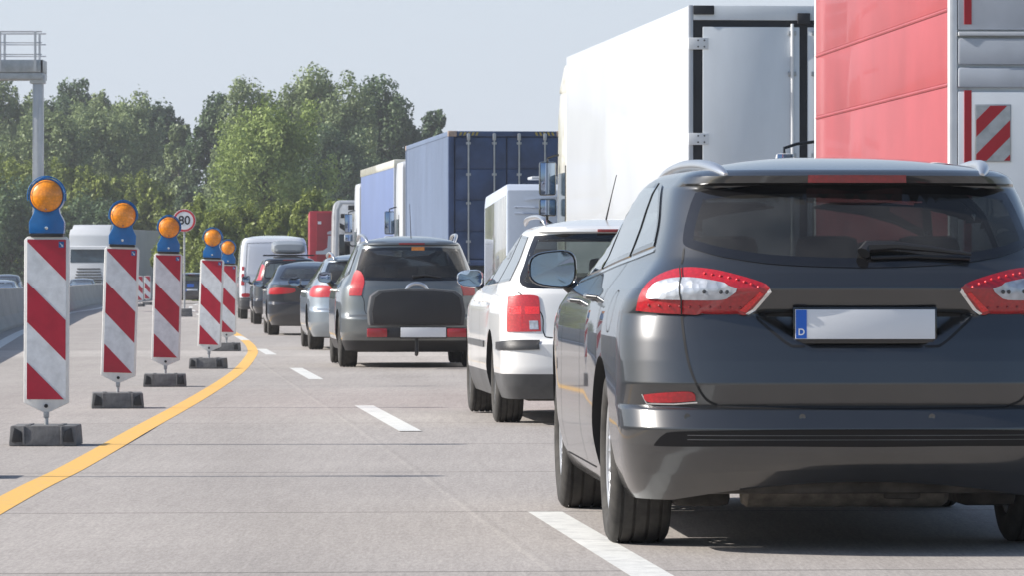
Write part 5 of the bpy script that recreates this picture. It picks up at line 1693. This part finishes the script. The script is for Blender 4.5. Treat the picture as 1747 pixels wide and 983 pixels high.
# --- lilac lorry ahead of it ---------------------------------------------------------------
B = local_root('curtain_lorry', 'lilac-blue curtain-sided lorry with white roof edge, left of the blue container', 'lorry', 672, 128, .097, 2.5)
LBx = 13.2; HBx = 4.02 + .25
b = MB(); b.box2((-1.24, .05, 1.1), (1.24, LBx, HBx - .05), 'tarp_lilac', bev=.02); b.build('curtain', B)
b = MB(); b.box2((-1.26, 0, HBx - .22), (1.26, LBx + .02, HBx), 'cream', bev=.04); b.build('roof_edge', B)
b = MB(); b.box2((-1.25, -.01, 1.05), (-1.12, .06, HBx - .22), 'tarp_white', bev=.01); b.box2((1.12, -.01, 1.05), (1.25, .06, HBx - .22), 'tarp_white', bev=.01); b.box2((-1.12, .0, 1.05), (1.12, .05, HBx - .35), 'door_white'); b.build('rear_frame', B)
for s in (-1, 1): MB().box2((s * .62, -.02, 1.3), (s * .9, .001, HBx - .4), 'yellow_dull', bev=.006).build('yellow_bar', B)
b = MB(); b.box2((-.4, .3, .8), (.4, LBx + 3, 1.1), 'trim'); b.build('chassis', B)
lorry_wheels(B, (2.0, 3.3, 4.6, 12.0, 15.6), 1.2)
cab(B, LBx + .7, 2.5, 3.9, 'tarp_white')
truck_mirror(B, (-1.45, LBx + 2.3, 2.75), w=.24, h=.55, h2=.22, m2='tarp_white')

# --- silver swap body, rear half open --------------------------------------------------------
Sv = local_root('silver_lorry', 'silver-grey lorry with rounded rear corner and dark side opening, left of the lilac lorry', 'lorry', 566, 151, .045, 2.45)
Hs = 3.27 + .33
b = MB(); b.prism([(-1.22, 1.0), (1.22, 1.0), (1.22, Hs - .1), (1.12, Hs), (-1.02, Hs), (-1.14, Hs - .08), (-1.18, Hs - .4)], 0, 6, 'Y', 'silver_rear', bev=.06); b.build('cargo_body', Sv)
b = MB(); b.prism([(-1.15, 1.0), (-1.08, 1.0), (-1.0, Hs - .25), (-.9, Hs - .12), (1.1, Hs - .12), (1.1, Hs - .04), (-1.0, Hs - .04), (-1.10, Hs - .3)], -.03, .02, 'Y', 'tarp_white', bev=.01); b.build('rear_frame', Sv)
MB().box2((-1.0, -.025, 1.4), (-.66, .01, 2.55), 'gloss_black', bev=.02).build('dark_window', Sv)
MB().box2((-.72, -.02, Hs - .30), (1.05, .01, Hs - .16), 'trim', bev=.02).build('dark_strip', Sv)
for k in range(6): MB().box2((-.6 + k * .27, -.03, Hs - .62), (-.42 + k * .27, .01, Hs - .40), 'door_white' if k % 2 else 'cream', bev=.03).build('white_bundle', Sv)
MB().prism([(-.95, Hs - .55), (-.75, Hs - .55), (-.75, Hs - .42), (-.95, Hs - .42)], -.02, .01, 'Y', 'trim').build('latch', Sv)
MB().prism([(-.98, 2.75), (-.78, 2.62), (-.75, 2.80), (-.98, 2.9)], -.02, .01, 'Y', 'trim').build('latch', Sv)
b = MB(); b.box2((-.4, .3, .7), (.4, 8.5, 1.05), 'trim'); b.build('chassis', Sv)
lorry_wheels(Sv, (1.5, 7.5), 1.2)
cab(Sv, 6.3, 2.3, 3.1, 'tarp_white')

# --- red lorry at the head ----------------------------------------------------------------------
Rd = local_root('red_lorry', 'dark red lorry with white and orange figure pattern on its rear, farthest of the lorries', 'lorry', 528, 171, .048, 2.5)
Hr = 3.2 + .36
b = MB(); b.box2((-1.24, .03, 1.0), (1.24, 9, Hr), 'lorry_red_side', bev=.02); b.build('cargo_body', Rd)
b = MB(); b.box2((-1.0, -.01, 1.0), (1.2, .03, Hr - .06), 'lorry_red', bev=.01); b.build('rear_door', Rd)
d_ = [o for o in Rd.children if o.name.startswith('rear_door')][0]
MB().prism([(-0.96, 3.1), (-0.84, 3.1), (-0.84, 3.2), (-0.96, 3.2)], -.02, -.011, 'Y', 'door_white').build('white_marking', d_)
MB().prism([(-0.63, 2.75), (-0.08, 2.75), (-0.08, 2.85), (-0.53, 2.87), (-0.63, 2.82)], -.02, -.011, 'Y', 'door_grey').build('grey_marking', d_)
MB().prism([(-1.03, 2.05), (-0.63, 2.05), (-0.48, 2.2), (-0.46, 2.7), (-0.60, 2.7), (-0.63, 2.28), (-0.78, 2.18), (-1.03, 2.16)], -.02, -.011, 'Y', 'door_grey').build('grey_marking', d_)
MB().prism([(-0.60, 1.75), (-0.36, 1.72), (-0.26, 1.85), (-0.36, 2.02), (-0.42, 2.15), (-0.50, 2.15), (-0.60, 1.95)], -.022, -.011, 'Y', 'orange_flat').build('orange_marking', d_)
MB().prism([(-0.38, 2.4), (-0.28, 2.42), (-0.26, 2.62), (-0.34, 2.6)], -.022, -.011, 'Y', 'orange_flat').build('orange_marking', d_)
MB().prism([(-1.08, 1.62), (-0.68, 1.62), (-0.68, 1.70), (-1.08, 1.70)], -.02, -.011, 'Y', 'door_white').build('white_marking', d_)
b = MB(); b.box2((-.4, .3, .7), (.4, 11, 1.05), 'trim'); b.build('chassis', Rd)
lorry_wheels(Rd, (1.8, 10), 1.2)
cab(Rd, 9.2, 2.4, 3.4, 'lorry_red')

# --- caravan --------------------------------------------------------------------------------------
Cv = local_root('caravan', 'white caravan with roof unit and reflections painted into its glossy side, in front of the blue container', 'caravan', 864.7, 78, .09, 2.25)
Hc = 2.47 + .12
b = MB(); b.prism([(.0, .45), (.05, .4), (4.1, .4), (4.3, .9), (4.25, Hc - .3), (4.05, Hc - .14), (.14, Hc), (.03, Hc - .10)], -1.125, 1.125, 'X', 'caravan_white', bev=.05); b.build('caravan_body', Cv)
for s in (-1, 1):
    MB().prism([(.14, .9), (4.05, .9), (4.05, Hc - .34), (.14, Hc - .18)], s * 1.115, s * 1.131, 'X', 'caravan_side', bev=.006).build('side_panel', Cv)
for z in (2.20, 2.10): 
    MB().tube([(-1.0, -.002 + .01, z + .02), (-.3, -.004, z), (.6, -.004, z - .02), (1.05, .01, z)], .012, 'caravan_white', 8).build('moulding', Cv)
MB().prism([(-.85, Hc - .26), (.2, Hc - .14), (1.05, Hc - .12), (1.05, Hc - .16), (.2, Hc - .20)], -.02, .02, 'Y', 'door_grey', bev=.004).build('moulding', Cv)
MB().box((-.55, -.008, 1.86 + .12), (.09, .03, .035), 'gloss_black', bev=.008).build('badge', Cv)
MB().prism([(-.9, 1.0), (.9, 1.0), (.85, 1.55), (-.85, 1.55)], -.02, .03, 'Y', 'frit', bev=.02).build('rear_window', Cv)
for s in (-1, 1): MB().box((s * .9, -.01, .7), (.22, .04, .12), 'lens_red', bev=.01).build('taillight', Cv)
r_ = MB(); r_.box((-.50, .55, Hc + .10), (.42, .7, .05), 'tarp_white', bev=.02); r_.box((-.35, .55, Hc + .04), (.3, .5, .09), 'caravan_white', bev=.02); r_.build('roof_vent', Cv)
r_ = MB(); r_.box((.1, .9, Hc + .06), (.55, .8, .10), 'greytrim', bev=.03); r_.build('roof_hatch', Cv)
MB().lathe([(0, .001), (0, .06), (.06, .05), (.08, .001)], 'Z', 16, 'tarp_white', Matrix.Translation((.65, .4, Hc - .01))).build('roof_cap', Cv)
lorry_wheels(Cv, (2.1,), 1.06, R=.32)
MB().tube([(0, 4.2, .45), (0, 5.4, .45)], .05, 'steel', 8).build('drawbar', Cv)
# ------------------------------------------------------------------ warning beacons
M['beacon_red'] = mat('retroreflective_red', (.42, .012, .035), .42, var=.1, scale=9, detail=8, coat=.2)
M['beacon_white'] = mat('retroreflective_white', (.68, .70, .72), .42, var=.13, scale=11, detail=10, coat=.2)
M['beacon_frame'] = mat('white_plastic_frame', (.74, .73, .70), .45, var=.06, scale=20)
M['lamp_blue'] = mat('blue_plastic', (.008, .125, .36), .32, var=.12, scale=12, coat=.3)
M['rubber_foot'] = mat('recycled_rubber', (.14, .14, .142), .8, var=.2, scale=25, bump=.12, bscale=90)

def clip_poly(poly, a_, b_, c_):
    out = []
    for i in range(len(poly)):
        p, q = poly[i], poly[(i + 1) % len(poly)]
        dp, dq = a_ * p[0] + b_ * p[1] + c_, a_ * q[0] + b_ * q[1] + c_
        if dp >= 0: out.append(p)
        if dp * dq < 0:
            t = dp / (dp - dq); out.append((p[0] + (q[0] - p[0]) * t, p[1] + (q[1] - p[1]) * t))
    return out

def beacon(label, px, py, seed, lamp=True, roll=0.0, yaw=0.0):
    p = gpt(px, py)
    # foot stands with its front at the measured point
    r = thing('warning_beacon', label, 'warning beacon', (p.x, p.y + .0, zg(p.y)), 0, 'red and white warning beacons closing the left lane')
    r.rotation_euler = (0, 0, yaw)
    f = MB()
    f.prism([(-.205, 0), (.205, 0), (.204, .03), (.196, .122), (-.196, .122), (-.204, .03)], 0, .42, 'Y', 'rubber_foot', bev=.008)
    for s in (-1, 1):
        f.prism([(s * .125, .025), (s * .188, .025), (s * .172, .112), (s * .132, .09)], -.010, .0, 'Y', 'trim', bev=.003)
        f.prism([(s * .108, .012), (s * .120, .012), (s * .120, .12), (s * .108, .12)], -.012, .0, 'Y', 'rubber_foot', bev=.003)
        f.box((s * .10, .21, .124), (.03, .3, .006), 'rubber_foot', bev=.004)
    f.build('foot', r)
    up = bpy.data.objects.new('beacon_panel', None)
    # panel with frame
    W_, H_ = .137, 1.015; z0 = .255
    b = MB()
    outer = [(-W_, 0), (-.02, -.055), (.02, -.055), (W_, 0), (W_, H_ - .02), (W_ - .02, H_), (-W_ + .02, H_), (-W_, H_ - .02)]
    b.prism([(x, z0 + z) for x, z in outer], .0, .042, 'Y', 'beacon_frame', bev=.006)
    b.box((0, -.001, z0 + H_ / 2 + .004), (2 * W_ - .036, .004, H_ - .038), 'beacon_white')
    pn = b.build('panel', r, (0, .2, 0))
    pn.rotation_euler = (0, roll, 0)
    # stripes
    hw, top, bot = W_ - .020, z0 + H_ - .018, z0 + .022
    R_ = [(-hw, bot), (hw, bot), (hw, top), (-hw, top)]
    st = MB()
    for k in range(-2, 4):
        a0 = -.235 + k * .49 + .005
        # yd - xd in [a0, a0+.245] ; yd = top - z ; xd = x + hw
        pl = clip_poly(R_, -1, -1, top - hw - a0)
        if len(pl) > 2: pl = clip_poly(pl, 1, 1, -(top - hw) + a0 + .245)
        if len(pl) > 2: st.prism(pl, -.0055, -.0032, 'Y', 'beacon_red')
    st.build('red_stripes', pn)['kind'] = 'stuff'
    e_ = MB(); e_.box((hw - .028, -.0065, top - .03), (.032, .0015, .036), 'lamp_blue'); e_.tube([(hw - .036, -.008, top - .02), (hw - .022, -.008, top - .038)], .003, 'beacon_white', 5)
    e_.prism([(hw - .016, top - .044), (hw - .030, top - .040), (hw - .018, top - .028)], -.0085, -.007, 'Y', 'beacon_white')
    e_.build('emblem', pn)
    po = MB(); po.tube([(0, .02, .10), (0, .02, .24)], .013, 'steel', 10); po.box((0, .02, .19), (.034, .034, .05), 'steel', bev=.004)
    po.lathe([(-.012, .001), (-.012, .011), (0, .012)], 'Y', 12, 'gap', Matrix.Translation((0, -.001, z0 - .018))); po.build('post', pn)
    if lamp:
        zb = z0 + H_
        g_ = MB().box((0, .02, zb + .008), (.20, .085, .018), 'trim', bev=.004).build('gasket', pn)
        L = MB()
        L.prism([(-.106, zb + .018), (.106, zb + .018), (.108, zb + .088), (.078, zb + .145), (.070, zb + .20), (-.070, zb + .20), (-.078, zb + .145), (-.108, zb + .088)], -.022, .062, 'Y', 'lamp_blue', bev=.007)
        zc = zb + .247; rl = .098
        L.lathe([(-.03, rl + .002), (-.03, rl + .010), (.07, rl + .010), (.07, rl - .02), (-.02, rl - .02)], 'Y', 48, 'lamp_blue', Matrix.Translation((0, 0, zc)))
        # visor hoop standing off the top
        L.tube([(math.cos(t) * (rl + .016), -.05, zc + math.sin(t) * (rl + .021)) for t in np.linspace(-.25, PI + .25, 22)], .0035, 'lamp_blue', 6)
        L.tube([(math.cos(t) * (rl + .012), .06, zc + math.sin(t) * (rl + .018)) for t in np.linspace(-.25, PI + .25, 22)], .0045, 'lamp_blue', 6)
        for t in (.15, .9, PI - .9, PI - .15): L.tube([(math.cos(t) * (rl + .016), -.05, zc + math.sin(t) * (rl + .021)), (math.cos(t) * (rl + .012), .06, zc + math.sin(t) * (rl + .018))], .003, 'lamp_blue', 5)
        hs = L.build('lamp_housing', pn)
        MB().lathe([(-.075, .001), (-.074, rl * .3), (-.068, rl * .55), (-.056, rl * .8), (-.042, rl * .95), (-.028, rl)], 'Y', 48, 'lens_amber', Matrix.Translation((0, 0, zc))).build('amber_lens', hs)
        bt = MB(); bt.lathe([(-.032, .001), (-.031, .010), (-.022, .014)], 'Y', 14, 'chrome', Matrix.Translation((0, 0, zb + .052))); bt.lathe([(-.076, .001), (-.082, .004), (-.066, .007)], 'Y', 10, 'chrome', Matrix.Translation((0, 0, zc - rl * .82))) ; bt.build('bolt', hs)
    return r
beacon('nearest warning beacon with amber lamp, largest, beside the left edge', 73, 762, 1, roll=.004)
beacon('second warning beacon with amber lamp, leaning slightly, before the white lorry', 201, 698, 2, roll=.030, yaw=.10)
beacon('third warning beacon with amber lamp, in front of the speed limit sign', 281, 661, 3, roll=.026, yaw=.06)
beacon('fourth warning beacon with amber lamp, overlapping the fifth behind it', 352, 630, 4, roll=.036, yaw=-.05)
beacon('fifth warning beacon, smallest with a lamp, half hidden by the fourth', 384.5, 600, 5, roll=.02)
beacon('small distant beacon without lamp, left of two between second and third lamp beacons', 238, 524, 6, lamp=False)
beacon('small distant beacon without lamp, right of two between second and third lamp beacons', 251, 521, 7, lamp=False)
# beacon just outside the left edge whose shadow falls into the view
beacon('warning beacon beyond the left edge of the view', -100, 818, 8)

# ------------------------------------------------------------------ speed limit sign
D = gpt(318, 541).y
sg = thing('speed_limit_sign', 'round white speed limit sign 80 with red ring on a thin post', 'road sign', (at(314.5, D).x, D, zg(D)), 0)
s_ = F / D; zc = CAM_H + (465 - 376) / s_ - zg(D)
b = MB(); b.tube([(0, .03, .05), (0, .03, zc + .25)], .03, 'steel', 10); b.build('post', sg)
b = MB(); b.lathe([(.0, .001), (.0, .345), (.012, .35), (.02, .34), (.02, .001)], 'Y', 48, 'steel', Matrix.Translation((0, -.02, zc))); b.lathe([(-.004, .001), (-.004, .342), (0, .344)], 'Y', 48, 'white_flat', Matrix.Translation((0, -.02, zc)))
sf = b.build('sign_face', sg)
b = MB(); b.lathe([(-.007, .275), (-.008, .30), (-.007, .335), (-.004, .337), (-.004, .273)], 'Y', 48, 'retro_bright', Matrix.Translation((0, -.02, zc)), closed=True); b.build('red_ring', sf)
tm = text_mesh('80', .37, 'gap', .002, .006); link('lettering', tm, sf, (0, -.028, zc - 0.0))
f = MB(); f.prism([(-.2, 0), (.2, 0), (.18, .13), (-.18, .13)], -.4, .4, 'Y', 'rubber_foot', bev=.01); f.prism([(-.19, .135), (.19, .135), (.17, .25), (-.17, .25)], -.38, .38, 'Y', 'rubber_foot', bev=.01); f.build('foot', sg, (0.03, .03, 0))

# ------------------------------------------------------------------ gantry
D = 173.0; s_ = F / D
ga = thing('gantry', 'grey steel gantry with railed walkway on a thick post, upper left', 'gantry', (at(65, D).x, D, zg(D) - .3), 0)
zz = lambda py: CAM_H + (465 - py) / s_ - (zg(D) - .3)
pw = .37
M['steel_pale'] = mat('pale_galvanised', (.50, .51, .53), .42, metal=.35, var=.08, scale=1.5)
b = MB(); b.box2((-pw / 2, -.12, 0), (pw / 2, .25, zz(136)), 'steel_pale', bev=.03)
for x in (-pw / 2 + .03, 0.0, pw / 2 - .03): b.box2((x - .015, -.14, .2), (x + .015, -.118, zz(140)), 'steel_pale')
b.build('post', ga)
b = MB(); b.box2((-.28, -.2, zz(142)), (.25, .32, zz(128)), 'steel_pale', bev=.02); b.build('post_head', ga)
b = MB(); b.box2((-9, -.3, zz(135)), (.20, 1.2, zz(124)), 'steel', bev=.02); b.box2((-9, -.35, zz(123.5)), (.20, -.28, zz(102)), 'steel', bev=.01); b.box2((-9, -.34, zz(123)), (.18, 1.3, zz(119)), 'steel_pale')
b.box2((.12, -.35, zz(123.5)), (.20, 1.2, zz(102)), 'steel', bev=.01)
b.build('walkway', ga)
for y in (-.38, 1.2):
    b = MB()
    for py in (54, 73, 93): b.tube([(-9, y, zz(py)), (.17, y, zz(py))], .03 if py == 54 else .02, 'steel_pale', 8)
    for px_ in (2, 62, -58, -118): 
        x = (px_ - 65) / s_; b.box2((x - .04, y - .03, zz(122)), (x + .04, y + .03, zz(54)), 'steel_pale')
    b.build('railing', ga)

# ------------------------------------------------------------------ oncoming traffic behind the barrier
# white lorry
D = 285.0
O = thing('articulated_lorry', 'white oncoming lorry with pale grey trailer behind the concrete barrier', 'lorry', (at(151, D).x, D, zg(D) - .30), PI - .17)
# local +y points at the camera here
cab(O, -2.3, 2.45, 4.25, 'tarp_white', L=2.3, zb=.4, ws=(2.3, 3.12))
b = MB(); b.prism([(-2.1, 4.2), (-.55, 4.22), (-.9, 4.5), (-2.1, 4.52)], -1.15, 1.15, 'X', 'tarp_white', bev=.06); b.build('roof_deflector', O)
b = MB(); b.prism([(-.9, .0), (.9, 0), (.85, .05), (-.85, .05)], .0, .02, 'Y', 'door_grey'); b.build('emblem_bar', O, (0, -.21, 3.80))
for k in range(5): MB().box((0, .04 - .015 * k, 1.25 + .17 * k), (1.7 - .08 * k, .05, .07), 'trim', bev=.01).build('grille_slat', O)
b = MB(); b.box2((-1.25, -16.2, 1.1), (1.25, -2.9, 4.25), 'grey_tarp', bev=.03); b.build('trailer_box', O)
b = MB(); b.box2((-.4, -16, .7), (.4, -2, 1.05), 'trim'); b.build('chassis', O)
lorry_wheels(O, (-1.3, -5.2, -12, -13.3, -14.6), 1.2)
# three cars
def far_car(label, px, D, paint, off, H=1.45, name='car'):
    S = spec(name, label, 'car', (at(px, D).x, D, zg(D) - .3), PI + .05 if off else 0.05, H, .88, 4.3, paint, axles=(.8, 3.4), belt=.95, cowl=3.0)
    return small_car(S, (1.02, H * .92), [[(.6, 1.06), (1.6, 1.04), (1.6, 1.33), (.8, 1.3)], [(1.66, 1.04), (2.75, 1.0), (2.3, 1.24), (1.66, 1.33)]],
              [('taillight', [(-.80, .82), (-.62, .82), (-.62, .98), (-.76, .98)], 'lens_red')], seats=False, handles=False, platez=.6, mirrors=(.96, 2.7, 1.02, .16, .12))
far_car('silver oncoming car, roof showing above the barrier at the left edge', 4, 205, 'paint_silver', True, 1.40)
far_car('dark oncoming car behind the silver one, roof above the barrier', 14, 240, 'paint_black', True, 1.62)
far_car('dark oncoming car in front of the white oncoming lorry', 142, 258, 'paint_black', True, 1.40)
# black car seen between third and fourth beacon
Dk = gpt(330, 519).y
kc = far_car('black car with blue-banded plate between the third and fourth beacons', 327, Dk, 'paint_black', False, 1.40)
kc.root.location.z = zg(Dk)
MB().box((-.05, -.02, .84), (.30, .02, .13), 'plate_blue', bev=.005).build('blue_plate', kc.root)

# ------------------------------------------------------------------ summer haze
hm = bpy.data.materials.new("haze"); hm.use_nodes = True
nt = hm.node_tree; nt.nodes.clear()
o_ = nt.nodes.new("ShaderNodeOutputMaterial"); v_ = nt.nodes.new("ShaderNodeVolumePrincipled")
v_.inputs["Color"].default_value = (.93, .95, 1.0, 1); v_.inputs["Density"].default_value = .0003; v_.inputs["Anisotropy"].default_value = .25
nt.links.new(v_.outputs[0], o_.inputs["Volume"])
M['haze'] = hm
hb = MB().box2((-905, -405, -3.0), (905, 1505, 34), 'haze').build('haze', smooth=False)
hb['kind'] = 'stuff'; hb['label'] = 'pale summer haze over the whole motorway'
scene.cycles.volume_bounces = 0
scene.cycles.volume_max_steps = 64
